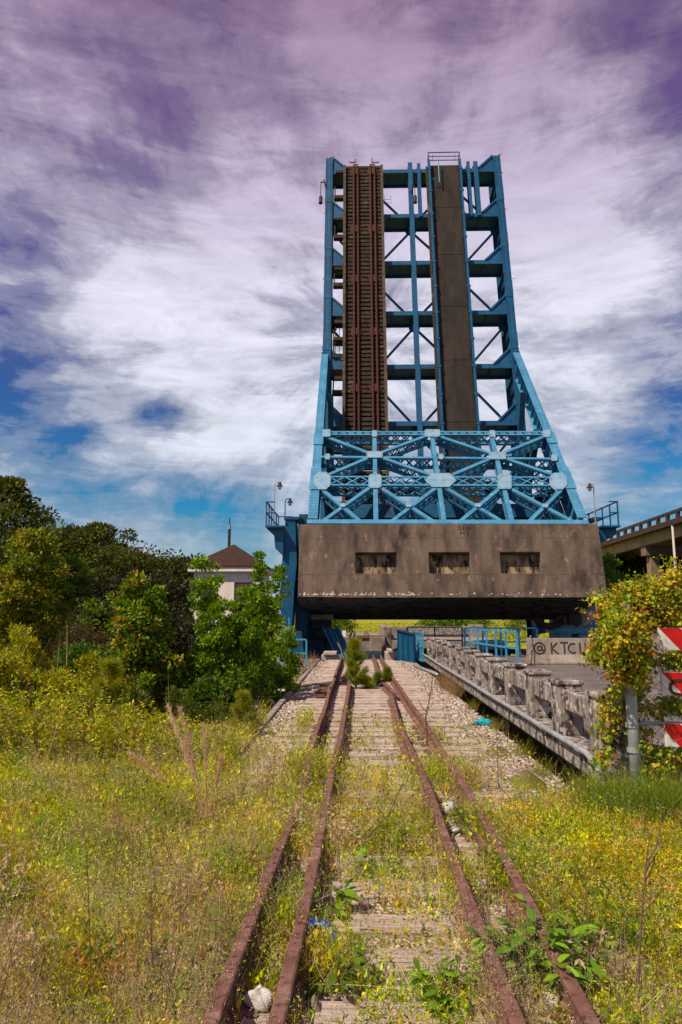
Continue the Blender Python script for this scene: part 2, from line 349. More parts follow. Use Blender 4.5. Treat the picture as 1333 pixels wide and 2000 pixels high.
def unit(A): return A/np.maximum(1e-9, np.linalg.norm(A, axis=1, keepdims=True))
class Veg:
    def __init__(s): s.V = []; s.F = []; s.C = []; s.n = 0
    def add(s, V, F, C): s.V.append(V); s.F.append(F+s.n); s.C.append(C); s.n += len(V)
    def leaves(s, P, D, size, ratio, C, fold=.25):
        n = len(P); D = unit(D); size = np.broadcast_to(size, (n,))[:, None]; ratio = np.broadcast_to(ratio, (n,))[:, None]
        S = unit(np.cross(D, rng.normal(size=(n, 3)))); N = np.cross(D, S)
        V = np.stack([P, P+D*size*.45+S*size*ratio/2+N*size*fold*.3, P+D*size, P+D*size*.45-S*size*ratio/2+N*size*fold*.3], 1).reshape(-1, 3)
        F = np.arange(4*n).reshape(-1, 4); s.add(V, F, np.repeat(C, 4, 0)); return s
    def blades(s, P, D, length, width, C, bend=.3, segs=3, tip=.15):
        n = len(P); D = unit(D); length = np.broadcast_to(length, (n,)); width = np.broadcast_to(width, (n,))
        h = rng.normal(size=(n, 3)); h[:, 2] *= .2; h = unit(h); S = unit(np.cross(D, rng.normal(size=(n, 3))))
        rings = []
        for k in range(segs+1):
            t = k/segs; c = P+D*(length*t)[:, None]+h*(length*bend*t*t)[:, None]; c[:, 2] -= length*bend*.45*t*t
            wd = (width*(1-(1-tip)*t)/2)[:, None]; rings.append(c-S*wd); rings.append(c+S*wd)
        V = np.stack(rings, 1).reshape(-1, 3); m = 2*(segs+1); b = (np.arange(n)*m)[:, None]
        F = np.concatenate([b+np.array([[2*k, 2*k+1, 2*k+3, 2*k+2]]) for k in range(segs)], 1).reshape(-1, 4)
        s.add(V, F, np.repeat(C, m, 0)); s.tips = P+D*length[:, None]+h*(length*bend)[:, None]-np.array([[0, 0, 1]])*(length*bend*.45)[:, None]
        return s
    def build(s, name, mat, parent=None): return fast_mesh(name, np.concatenate(s.V), np.concatenate(s.F), np.concatenate(s.C), mat, parent)

def pal(cols, n, jit=.18, w=None):
    cols = np.array(cols, float); i = rng.choice(len(cols), n, p=None if w is None else np.array(w)/sum(w))
    return np.clip(cols[i]*(1+rng.normal(size=(n, 1))*jit)*(1+rng.normal(size=(n, 3))*jit*.3), .002, .9)

# ------------------------------------------------------------------ terrain
def hgt(x, y):
    x = np.asarray(x, float); y = np.asarray(y, float)
    z = np.full(np.broadcast(x, y).shape, -.22)
    z = z+.05*np.sin(x*1.7+.4)*np.sin(y*1.3)+.03*np.sin(x*4.1)*np.sin(y*3.3+1)
    m = np.clip((np.abs(x-.2)-1.0)/1.0, 0, 1); z = -.22+(z+.22)*m
    # left ground swells a little then falls to the canal bank
    z = z+.28*np.clip((-x-3)/4, 0, 1)*np.clip((y-5)/5, 0, 1)*np.clip((13-y)/3, 0, 1)
    s = np.clip((y-9.2)/6.5, 0, 1); s = s*s*(3-2*s); sx = np.clip((-x-1.75)/.7, 0, 1)
    bank = -3.6*s
    land = -1.0*s
    q = np.clip((-x-13)/5, 0, 1); bank = bank*(1-q)+land*q
    z = z+bank*sx
    r = np.maximum(np.clip((y-12.0)/1.0, 0, 1)*np.clip((x+1.75)/.2, 0, 1), np.clip((y-7.3)/.4, 0, 1)*np.clip((x-2.2)/.1, 0, 1))           # beneath the trestle and the road slab
    z = z-3.6*r
    f = np.clip((y-60)/3.0, 0, 1); qx = 1-np.clip((-x-13)/5, 0, 1)*np.clip((26-(y-60))/10, 0, 1)
    z = z*(1-f)+(-.55+.25*np.clip((y-66)/60, 0, 1)+.12*np.sin(x*.11)*np.sin(y*.07))*f
    return z
def build_terrain():
    xs = np.concatenate([[-2500, -900, -300, -120], np.arange(-60, -14, 2.0), np.arange(-14, 8, .25), np.arange(8, 62, 3.0), [120, 300, 900, 2500]])
    ys = np.concatenate([[-60, -20, -6], np.arange(-2, 17, .25), np.arange(17, 90, 1.5), [110, 150, 250, 500, 1200, 4000]])
    X, Y = np.meshgrid(xs, ys); Z = hgt(X, Y); V = np.stack([X, Y, Z], -1).reshape(-1, 3)
    a = np.arange(len(ys)-1)[:, None]*len(xs)+np.arange(len(xs)-1)[None]; a = a.ravel()
    F = np.stack([a, a+1, a+1+len(xs), a+len(xs)], 1)
    tag(fast_mesh('ground', V, F, None, SOIL, smooth=True), kind='structure')
    w = MB(); w.v = [(-200, 5, -3.3), (200, 5, -3.3), (200, 64, -3.3), (-200, 64, -3.3)]; w.f = [(0, 1, 2, 3)]
    tag(w.build('water', WATER), kind='structure')
build_terrain()
# trestle / ballast deck that carries the track, and its stone edging
b = MB().box(-1.5, 2.25, -3, 27.9, -.55, -.24); tag(b.build('ballast_bed', GRAVEL), kind='structure')
b = MB()
yy = 9.3
while yy < 27.8:
    l_ = random.uniform(1.0, 1.8); b.box(-1.62, -1.503, yy, min(yy+l_, 27.9)-.012, -.56, -.16+random.uniform(-.008, .01)); yy += l_
tag(b.build('deck_kerb', CONCG, bevel=.01), kind='structure')
b = MB()
for y_ in (13, 17.5, 22, 26.5):
    b.box(-1.55, 2.2, y_, y_+.5, -.95, -.552)
    for x_ in (-1.2, .3, 1.8): b.tube([(x_, y_+.25, -4), (x_, y_+.25, -.9)], .18, 10)
tag(b.build('trestle_piles', CONCG), kind='structure')
# road slab
b = MB().box(2.252, 11.9, 7.4, 26.4, -1.2, -.75); tag(b.build('gap_fill', SOIL), kind='structure')  # added fill under the slab, blocks the water's sky reflection in the kerb gap
b = MB().box(2.93, 12.0, 7.7, 26.5, -.45, .06); tag(b.build('road', ASPH), kind='structure')

def path(pts, y):
    ys = [p[1] for p in pts]; xs = [p[0] for p in pts]; return float(np.interp(y, ys, xs))
# ------------------------------------------------------------------ track
def build_track():
    root = thing('railway_track', (.2, 2.5, -.2), 'rusty railway track on bleached sleepers running from the foreground up to the raised bridge', 'railway track')
    def rail(xs, name, h=.165, hw=.033, y0=.6, y1=28.0):
        prof = [(-.07, -.0), (.07, 0), (.07, .012), (.012, .035), (.010, h-.045), (hw, h-.034), (hw, h-.006), (hw-.008, h), (-hw+.008, h), (-hw, h-.006), (-hw, h-.034), (-.010, h-.045), (-.012, .035), (-.07, .012)]
        ys = np.arange(y0, y1+.01, .4); m = MB(); k = len(prof)
        for i, y_ in enumerate(ys):
            x_ = path(xs, y_)+.010*math.sin(y_*1.1+xs[0][0]*9); zz = -.168+.006*math.sin(y_*.9+xs[0][0])
            for (a, c) in prof: m.v.append((x_+a, y_, zz+c))
        for i in range(len(ys)-1):
            for j in range(k): j2 = (j+1) % k; m.f.append((i*k+j, i*k+j2, (i+1)*k+j2, (i+1)*k+j))
        m.f.append(tuple(range(k))); m.f.append(tuple((len(ys)-1)*k+j for j in range(k))[::-1])
        o = m.build('rail', RUST, root); tag(o, name); return o
    rail([(-.60, 0), (-.58, 3), (-.53, 6.5), (-.58, 11), (-.60, 28)], 'left running rail')
    rail([(-.36, 0), (-.33, 3), (-.27, 6.5), (-.19, 14), (-.20, 17.6)], 'left inner guard rail', h=.155, y1=17.6)
    rail([(.67, 0), (.64, 3), (.66, 6.5), (.63, 11), (.68, 14.6)], 'right inner guard rail', h=.155, y1=14.6)
    rail([(.94, 0), (.94, 3), (1.02, 6.5), (1.01, 11), (.93, 17), (.92, 28)], 'right running rail')
    rail([(.62, 15.6), (.62, 18), (.64, 28)], 'far guard rail', h=.155, y0=17.5)
    rail([(.80, 14.4), (.74, 15.6), (.62, 17)], 'bent loose rail end', h=.15, y0=14.5, y1=17.0)
    rail([(-.44, 17.2), (-.30, 20), (-.24, 28)], 'far left guard rail', h=.155, y0=17.9)
    # rail plates & bars
    m = MB()
    for y_ in np.arange(15.2, 17.8, .16): m.box(-.95+.06*random.random(), -.70, y_, y_+.05, -.165, -.12+random.uniform(-.02, .02))
    m.build('switch_bars', RUST, root)
    m = MB()
    for xr in ((.94, 5.3), (-.57, 4.6), (.66, 8.2), (-.6, 12.3), (1.0, 14)):
        m = MB(); s_ = 1 if xr[0] < .2 else -1
        m.box(xr[0]+s_*.016-.009, xr[0]+s_*.016+.009, xr[1], xr[1]+.6, -.13, -.06)
        for q in range(4): m.box(xr[0]+s_*.03-.014, xr[0]+s_*.03+.014, xr[1]+.06+q*.15, xr[1]+.09+q*.15, -.11, -.08)
        m.build('joint_bar', RUST, root)
    y_ = 2.35; i = 0
    while y_ < 27.6:
        m = MB(); a = random.uniform(-.03, .03); xl = -1.12+random.uniform(-.12, .12); xr = 1.52+random.uniform(-.12, .12); wy = random.uniform(.17, .22)
        if 6 < y_ < 22: xr += .1
        zt = -.164+random.uniform(-.006, .004); n = 14; k = 6
        xs = np.linspace(xl, xr, n); i0 = 0
        for j, x_ in enumerate(xs):
            e = .012 if j in (0, n-1) else 0; j1 = random.uniform(-.006, .006); yc = y_+a*(x_-.2)
            m.v += [(x_, yc+e+j1, -.34), (x_, yc+wy-e+j1, -.34), (x_, yc+wy-e+j1, zt-.02), (x_, yc+wy-.015-e, zt+random.uniform(-.008, .002)), (x_, yc+.015+e, zt+random.uniform(-.008, .002)), (x_, yc+e+j1, zt-.02)]
        for j in range(n-1):
            for q in range(k): q2 = (q+1) % k; m.f.append((j*k+q, (j+1)*k+q, (j+1)*k+q2, j*k+q2))
        m.f.append(tuple(range(k))); m.f.append(tuple((n-1)*k+q for q in range(k))[::-1])
        m.build('sleeper', TIE, root)
        if y_ < 11:
            for xo in (-.57, .97):
                m = MB(); yc = y_+wy/2; m.box(xo-.12, xo+.12, yc-.07, yc+.07, zt+.001, zt+.014)
                for (a, c) in ((-.085, -.04), (.085, .04), (-.085, .045)): m.box(xo+a-.012, xo+a+.012, yc+c-.01, yc+c+.01, zt+.01, zt+.045)
                m.build('tie_plate', RUST, root)
        y_ += random.uniform(.44, .52)
build_track()

# ------------------------------------------------------------------ bascule leaf
XL, XR = -1.79, 9.58
BV = [30.3, 26.5, 22.72, 18.9, 15.08, 11.26, 7.45, 3.65]
PN = nrm(EV*.514-EW*.857); PE = nrm(EV*.857+EW*.514); PP = L(0, 2.3, -8.2)
def PPx(px, py, off=0.0): d = ray(px, py); p0 = PP+PN*off; return CP+d*(((p0-CP)@PN)/(d@PN))
def pv(x, v): return L(x, v, -8.2+.6*(v-2.3))
leaf = thing('bascule_leaf', (3.87, 36.6, 0), 'raised blue steel drawbridge leaf with brown concrete counterweight over the track', 'drawbridge')
def build_leaf():
    # main girders: I shaped plate girders with stiffeners
    for x, inner in ((XL, 1), (XR, -1)):
        m = MB(); fw = .24
        top = 31.45
        m.lbox(x-fw, x+fw, -1.0, top, -.04, 0.0); m.lbox(x-fw, x+fw, -1.0, top, 1.9, 1.94)
        m.lbox(x-.03, x+.03, -1.0, top, 0.001, 1.899); m.lbox(x-fw, x+fw, top-.03, top, .001, 1.899)
        g = m.build('main_girder', STEEL, leaf)
        s = MB()
        for v in np.arange(.3, 31, .95):
            s.lbox(x+inner*.032, x+inner*.17, v, v+.02, .01, 1.88); s.lbox(x-inner*.17, x-inner*.032, v, v+.02, .01, 1.88)
        for v in np.arange(1.0, 30, 3.8): s.lbox(x-fw-.012, x+fw+.012, v, v+1.2, -.062, -.041)
        for v in np.arange(.4, 31.3, .17):
            for dx in (-.18, -.10, .10, .18): s.lbox(x+dx-.014, x+dx+.014, v, v+.028, -.078, -.041)
        s.build('stiffeners', STEEL, g)
    # floor beams
    for i, v in enumerate(BV):
        m = MB(); a, b_ = XL+.05, XR-.05
        m.lbox(a, b_, v-.15, v+.15, .06, .09); m.lbox(a, b_, v-.15, v+.15, 1.36, 1.39); m.lbox(a, b_, v-.012, v+.012, .09, 1.36)
        for x in np.arange(-1.3, 9.5, 1.18): m.lbox(x, x+.02, v-.13, v-.013, .10, 1.35); m.lbox(x, x+.02, v+.013, v+.13, .10, 1.35)
        for x in np.arange(-1.6, 9.4, .2): m.lbox(x, x+.03, v-.11, v-.08, .045, .06); m.lbox(x, x+.03, v+.08, v+.11, .045, .06)
        f = m.build('floor_beam', STEEL, leaf)
        for x, d in ((XL+.25, 1), (XR-.25, -1)):
            k = MB()
            k.prism([L(x, v+.16, .075), L(x+d*.95, v+.16, .075), L(x, v+1.15, .075)], EW*.9)
            k.prism([L(x, v+1.15, -.02), L(x+d*.95, v+.16, -.02), L(x+d*1.08, v+.16, -.02), L(x+d*.02, v+1.28, -.02)], EW*.09)
            k.build('knee_bracket', STEEL, f)
    # stringers
    for (x, wd, v0, v1, w0) in ((3.70, .15, 2, 31.0, .0), (4.28, .11, 26.4, 30.9, -.02), (7.62, .11, 26.4, 31, -.02), (8.12, .15, 26.4, 31, -.02), (5.0, .1, 2, 30, .0), (6.8, .1, 2, 30, .0), (-.25, .1, 2, 30, .0), (1.2, .1, 2, 30, .0)):
        m = MB(); m.lbox(x-wd, x+wd, v0, v1, w0, w0+.03); m.lbox(x-wd, x+wd, v0, v1, w0+.40, w0+.43); m.lbox(x-.012, x+.012, v0, v1, w0+.03, w0+.40)
        m.build('stringer', STEEL, leaf)
    # laterals
    xs = [XL+.2, (XL+3.7)/2, 3.70, (3.7+XR)/2, XR-.2]
    for i in range(len(BV)-1):
        v1, v0 = BV[i]-.2, BV[i+1]+.2
        E_ = [0, 2, 4]; Q = [1, 3]
        pairs = [(0, 1), (2, 1), (2, 3), (4, 3)]
        for e, q in pairs:
            xt, xb = (xs[e], xs[q]) if i % 2 == 1 else (xs[q], xs[e])
            m = MB(); m.beam(L(xt, v1, 1.30), L(xb, v0, 1.30), .13, .11, EW); m.build('lateral_brace', STEEL, leaf)
        m = MB()
        for e in (E_ if i % 2 == 1 else Q):
            x = xs[e]; m.prism([L(x-.35, v1+.04, 1.2), L(x+.35, v1+.04, 1.2), L(x+.35, v1-.22, 1.2), L(x+.12, v1-.42, 1.2), L(x-.12, v1-.42, 1.2), L(x-.35, v1-.22, 1.2)], EW*.02)
        m.build('gusset_plate', STEEL, leaf)
    # railway deck on the leaf
    deck = MB()
    for x in (.13, 1.30): deck.lbox(x-.09, x+.09, .5, 30.2, -.10, .055)
    deck = deck.build('track_deck', STEELD, leaf)
    v = .6; m = MB(); mm = []
    k = 0
    while v < 30.2:
        xl = -.80+random.uniform(-.03, .02); xr = 1.80+random.uniform(-.03, .04); dw = random.uniform(-.015, .015)
        if k % 13 == 5 or (16.5 < v < 17.0): xl = -1.35
        m.lbox(xl, xr, v, v+random.uniform(.19, .225), -.32+dw, -.10); v += .305; k += 1
    m.build('sleepers', TIEDARK, deck, bevel=.008)
    m = MB()
    for x in (-.82, 1.66):
        v = .6
        while v < 30.0:
            l_ = random.uniform(3.5, 5); m.lbox(x, x+.17, v, min(v+l_, 30.35)-.02, -.50, -.32); v += l_
    m.build('guard_timber', TIMBER, deck)
    for x in (-.12, .14, .98, 1.26):
        m = MB(); m.lbox(x-.065, x+.065, .6, 30.4, -.335, -.321); m.lbox(x-.012, x+.012, .6, 30.4, -.45, -.335); m.lbox(x-.036, x+.036, .6, 30.4, -.49, -.45)
        m.build('rail', RUSTRED, deck)
    m = MB()
    for v in (29.9, 25.1, 21.2, 17.3, 13.4, 9.5):
        for x in (-.28, .86):
            m.lbox(x, x+.14, v-.33, v+.33, -.352, -.336); m.lbox(x+.40, x+.54, v-.33, v+.33, -.352, -.336); m.lbox(x+.17, x+.37, v-.25, v+.25, -.42, -.336)
            m.lbox(x-.06, x+.60, v-.18, v+.18, -.350, -.337)
    m.build('joint_plate', RUSTRED, deck)
    m = MB()
    for x in (0.0, 1.12): m.lbox(x-.035, x+.035, 30.3, 30.95, -.42, -.36); 
    m.lbox(-.42, .04, 30.62, 30.68, -.42, -.36); m.lbox(1.08, 1.58, 30.58, 30.64, -.42, -.36); m.lbox(-.12, .10, 30.2, 30.45, -.44, -.34); m.lbox(1.0, 1.24, 30.2, 30.45, -.44, -.34)
    m.build('rail_end_casting', RUST, deck)
    m = MB()
    for py in (385, 462, 556, 668, 695, 766, 880):
        m = MB(); _, (x, v) = PW(662, py, 0); m.lbox(-1.45, -.80, v-.13, v+.13, -.05, .28)
        m.lbox(-1.42, -1.34, v+.13, v+.9, .0, .08); m.build('walkway_bracket', TIEDARK, deck)
    m = MB(); m.lbox(-1.30, -1.26, 15.6, 17.9, .0, .05); m.lbox(-1.05, -1.01, 15.6, 17.9, .0, .05)
    m.build('walkway_rod', TIEDARK, deck)
    # road deck on the leaf
    road = MB()
    vv = [.5, 3.7, 7.5, 11.2, 15.35, 19.2, 23.1, 26.9, 30.5]
    for a, c in zip(vv[:-1], vv[1:]): road.lbox(4.95, 6.93, a+.012, c-.012, -.20, .02)
    rd = road.build('road_deck', DECKM, leaf, bevel=.01)
    m = MB()
    for a in (4.86, 6.94):
        m.lbox(a, a+.14, .5, 30.75, -.48, -.32)
        m.lbox(a+.03, a+.11, .5, 30.7, -.32, .02)
        for v in np.arange(1.4, 30, 1.9): m.lbox(a-.05, a+.19, v, v+.16, -.50, -.44)
    m.build('edge_rail', STEEL, rd)
    m = MB(); m.lbox(4.74, 4.86, .5, 30.5, -.10, .05); m.build('edge_board', TIEDARK, rd)
    m = MB()
    for w0 in (-.45,):
        m.tube([L(4.93, 30.5, w0), L(4.93, 31.35, w0), L(7.01, 31.35, w0), L(7.01, 30.5, w0)], .035)
        m.tube([L(4.93, 31.0, w0), L(7.01, 31.0, w0)], .028)
    m.tube([L(4.93, 31.35, .2), L(7.01, 31.35, .2)], .03)
    for x in (4.93, 7.01): m.tube([L(x, 31.35, -.45), L(x, 31.35, .2), L(x, 30.2, .2)], .03)
    m.tube([L(5.2, 31.2, -.45), L(5.15, 30.6, -.45)], .02); m.tube([L(6.7, 31.2, -.45), L(6.65, 30.6, -.45)], .02)
    m.build('end_gate', STEELD, rd)
    m = MB(); m.tube([L(5.55, 30.5, -.5), L(5.55, 28.7, -.5)], .035); m.tube([L(5.05, 29.0, -.5), L(5.55, 29.0, -.5)], .025); m.build('grab_pole', STEEL2, rd)
    # signal lamps hung on the leaf
    for (px, y0, y1, arm) in ((627, 357, 398, 6), (811, 366, 397, -5)):
        q, (x, v) = PW(px, (y0+y1)/2, -.1); _, (xa, va) = PW(px+arm, y0, -.1); _, (x2, vb) = PW(px, y1, -.1); _, (x3, vt) = PW(px, y0-3, -.1)
        m = MB(); m.tube([L(xa, vt-.1, -.1), L(x, vt-.1, -.1)], .04); m.tube([L(x, vt, -.1), L(x, vb+.6, -.1)], .03)
        m.tube([L(xa+.12*(1 if arm > 0 else -1), vt-.5, -.1), L(xa, vt+.1, -.1)], .05)
        m.tube([L(x, vb+.62, -.1), L(x, vb+.55, -.1), L(x, vb+.12, -.1), L(x, vb+.06, -.1), L(x, vb, -.1)], [.09, .13, .11, .14, .07], 10)
        m.build('hanging_signal_lamp', BLACK, leaf)
    m = MB()
    m.tube([L(1.95, 29.0, .9), L(1.95, 28.4, .9), L(2.4, 28.4, .9), L(2.4, 29.0, .9)], .018); m.tube([L(1.95, 28.7, .9), L(2.4, 28.7, .9)], .015)
    m.build('access_ladder', STEEL2, leaf)
    m = MB()
    for x, v in ((XL-.26, 26.8), (XL-.3, 21.5), (XL-.3, 16.1), (XR+.3, 30.0), (XR+.32, 26.9), (XR+.34, 21.4), (XR+.34, 16.3)):
        m.lbox(x-.03, x+.03, v-.015, v+.015, .0, .03); m.tube([L(x, v, .02), L(x, v+.14, .02)], [.05, .035], 8)
    m.build('marker_lamp', LENS, leaf)
def deck_mat():
    return pmat("grimy_deck_concrete", (.024, .018, .015), (.042, .031, .025), 1.0, 8, (1.6, 1.6, .5), rough=.9, c3=(.016, .013, .012), s3=1.3, t3=(.5, .68), st3=(2.5, 2.5, .4), c4=(.13, .105, .09), s4=3, t4=(.68, .74), bump=.15)
DECKM = deck_mat()
build_leaf()

def build_portal():
    # inclined legs from the counterweight up to the girders
    for x, s in ((XL-.12, -1), (XR+.10, 1)):
        m = MB(); a = pv(x, 2.62); b_ = pv(x, 16.9)
        m.beam(a, b_, .42, .04, PN); m.beam(a-PN*.95, b_-PN*.95, .42, .04, PN); m.beam(a-PN*.475, b_-PN*.475, .04, .90, PN)
        for t in np.arange(.04, .98, .045):
            c = a+(b_-a)*t; m.beam(c-PN*.475-np.array([.19, 0, 0]), c-PN*.475+np.array([.19, 0, 0]), .02, .88, PN)
        o = m.build('inclined_leg', STEEL2, leaf)
        r = MB()
        for t in np.arange(.01, .99, .0125):
            for dx in (-.16, -.09, .09, .16):
                c = a+(b_-a)*t+np.array([dx, 0, 0])+PN*.028; r.beam(c, c+PE*.03, .03, .02, PN)
        for t0, t1 in ((.12, .22), (.34, .40)): r.beam(a+(b_-a)*t0+PN*.05, a+(b_-a)*t1+PN*.05, .50, .03, PN)
        r.build('rivets', STEEL2, o)
    n = PN; dep = .62
    def P(px, py): return PPx(px, py, .04)
    def chord(p0, p1, a, single=False):
        m = MB(); p0 = P(*p0); p1 = P(*p1); sd_ = nrm(np.cross(p1-p0, n))
        for q in (-1, 1):
            for dp in (0, dep): m.beam(p0+sd_*q*a/2-n*dp, p1+sd_*q*a/2-n*dp, .10, .025, n); m.beam(p0+sd_*q*(a/2+.045)-n*(dp+(.04 if dp == 0 else -.04)), p1+sd_*q*(a/2+.045)-n*(dp+(.04 if dp == 0 else -.04)), .015, .11, n)
            m.lattice(p0+sd_*q*a/2-n*dep/2, p1+sd_*q*a/2-n*dep/2, n, dep-.1, .5, .06)
        m.lattice(p0-n*.0, p1-n*.0, sd_, a, a*1.15 if not single else .4, .06); m.lattice(p0-n*dep, p1-n*dep, sd_, a, a*1.15, .06)
        return m.build('laced_chord', STEEL2, leaf)
    chord((632, 846), (1070, 846), .24, True)
    chord((612, 939), (1107, 940), .62)
    m = MB(); a, c = P(600, 1019), P(1150, 1020); m.beam(a, c, .26, .05, n); m.beam(a-n*.6, c-n*.6, .26, .03, n); m.beam(a-n*.3, c-n*.3, .03, .58, n); m.build('bottom_chord', STEEL2, leaf)
    m = MB(); m.laced(P(620, 891)-n*.34, P(1088, 895)-n*.34, .14, .62, n, .42, .055); m.build('middle_strut', STEEL2, leaf)
    for p0, p1 in (((732, 852), (735, 1018)), ((845, 852), (868, 1018)), ((961, 852), (1001, 1018))):
        m = MB(); m.laced(P(*p0)-n*.26, P(*p1)-n*.26, .19, .5, n, .42, .055); m.build('portal_post', STEEL2, leaf)
    dg = [((632, 850), (732, 888)), ((732, 888), (835, 850)), ((732, 888), (640, 927)), ((732, 888), (845, 928)),
          ((855, 850), (972, 889)), ((972, 889), (1068, 850)), ((972, 889), (880, 928)), ((972, 889), (1090, 930)),
          ((632, 957), (705, 1018)), ((722, 952), (630, 1018)), ((745, 952), (848, 1018)), ((852, 952), (765, 1018)),
          ((872, 952), (982, 1018)), ((978, 952), (899, 1018)), ((996, 952), (1120, 1018)), ((1096, 957), (1034, 1018))]
    for i, (p0, p1) in enumerate(dg):
        m = MB(); off = n*(-.285 if i % 2 else -.297); m.laced(P(*p0)+off, P(*p1)+off, .17, .55, n, .40, .055); m.build('portal_diagonal', STEEL2, leaf)
    for (px, py, hw, hh, cut) in ((845, 846, 17, 8, 3), (732, 888, 17, 7, 2), (972, 890, 18, 8, 2), (630, 939, 18, 19, 9), (733, 940, 14, 15, 4), (861, 938, 34, 15, 14), (986, 941, 15, 16, 3), (1091, 940, 19, 18, 9), (732, 847, 6, 7, 2), (962, 847, 7, 7, 2), (638, 846, 9, 8, 2), (1068, 847, 9, 8, 2),
                                  (670, 987, 6, 4, 2), (799, 987, 7, 4, 2), (934, 987, 7, 4, 2), (1065, 988, 7, 4, 2), (862, 892, 6, 6, 3), (640, 892, 6, 6, 2), (1083, 894, 7, 7, 2)):
        m = MB(); hw *= .92; hh *= .90; pts = [(-hw, -hh+cut), (-hw+cut, -hh), (hw-cut, -hh), (hw, -hh+cut), (hw, hh-cut), (hw-cut, hh), (-hw+cut, hh), (-hw, hh-cut)]
        q = [PPx(px+a, py+c, .085) for a, c in pts]; m.prism(q, n*.018); o = m.build('gusset_plate', GUSSET, leaf)
        r = MB(); ct = sum(q)/8
        for j in range(8):
            a, c = q[j], q[(j+1) % 8]; L_ = np.linalg.norm(c-a); k = max(1, int(L_/.12))
            for t in range(k): p_ = a+(c-a)*(t+.5)/k; p_ = p_+(ct-p_)*.12; r.beam(p_+n*.018, p_+n*.034, .03, .03, EV)
        r.build('rivets', GUSSET, o)
    # work inside the frame: cross girder, hanging struts and machinery
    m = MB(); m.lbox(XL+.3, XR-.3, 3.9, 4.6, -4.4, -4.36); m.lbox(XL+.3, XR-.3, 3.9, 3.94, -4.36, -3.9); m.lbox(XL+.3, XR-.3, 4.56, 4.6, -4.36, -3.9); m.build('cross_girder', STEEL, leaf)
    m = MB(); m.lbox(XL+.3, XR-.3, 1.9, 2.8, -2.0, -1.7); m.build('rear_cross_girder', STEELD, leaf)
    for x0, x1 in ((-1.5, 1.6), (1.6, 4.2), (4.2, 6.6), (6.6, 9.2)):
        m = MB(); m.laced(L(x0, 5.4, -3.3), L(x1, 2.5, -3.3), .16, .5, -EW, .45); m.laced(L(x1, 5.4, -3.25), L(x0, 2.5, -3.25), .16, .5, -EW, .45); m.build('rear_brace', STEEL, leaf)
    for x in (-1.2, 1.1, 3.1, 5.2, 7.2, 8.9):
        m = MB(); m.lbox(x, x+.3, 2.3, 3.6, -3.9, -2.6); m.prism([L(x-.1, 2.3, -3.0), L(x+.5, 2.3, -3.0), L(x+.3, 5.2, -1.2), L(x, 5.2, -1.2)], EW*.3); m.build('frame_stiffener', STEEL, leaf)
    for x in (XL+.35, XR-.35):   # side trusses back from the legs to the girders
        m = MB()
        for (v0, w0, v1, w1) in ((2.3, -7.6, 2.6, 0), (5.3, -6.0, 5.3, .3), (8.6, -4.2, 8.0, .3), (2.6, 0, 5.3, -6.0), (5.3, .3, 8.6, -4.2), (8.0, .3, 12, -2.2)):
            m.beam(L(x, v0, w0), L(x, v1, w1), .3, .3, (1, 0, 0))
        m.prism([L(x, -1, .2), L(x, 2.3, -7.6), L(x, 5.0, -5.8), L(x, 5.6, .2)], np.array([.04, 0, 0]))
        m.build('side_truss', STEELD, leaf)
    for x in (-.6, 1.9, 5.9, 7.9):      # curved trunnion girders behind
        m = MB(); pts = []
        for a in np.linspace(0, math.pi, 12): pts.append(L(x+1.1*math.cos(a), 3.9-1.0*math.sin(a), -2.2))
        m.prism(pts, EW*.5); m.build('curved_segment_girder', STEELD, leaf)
build_portal()

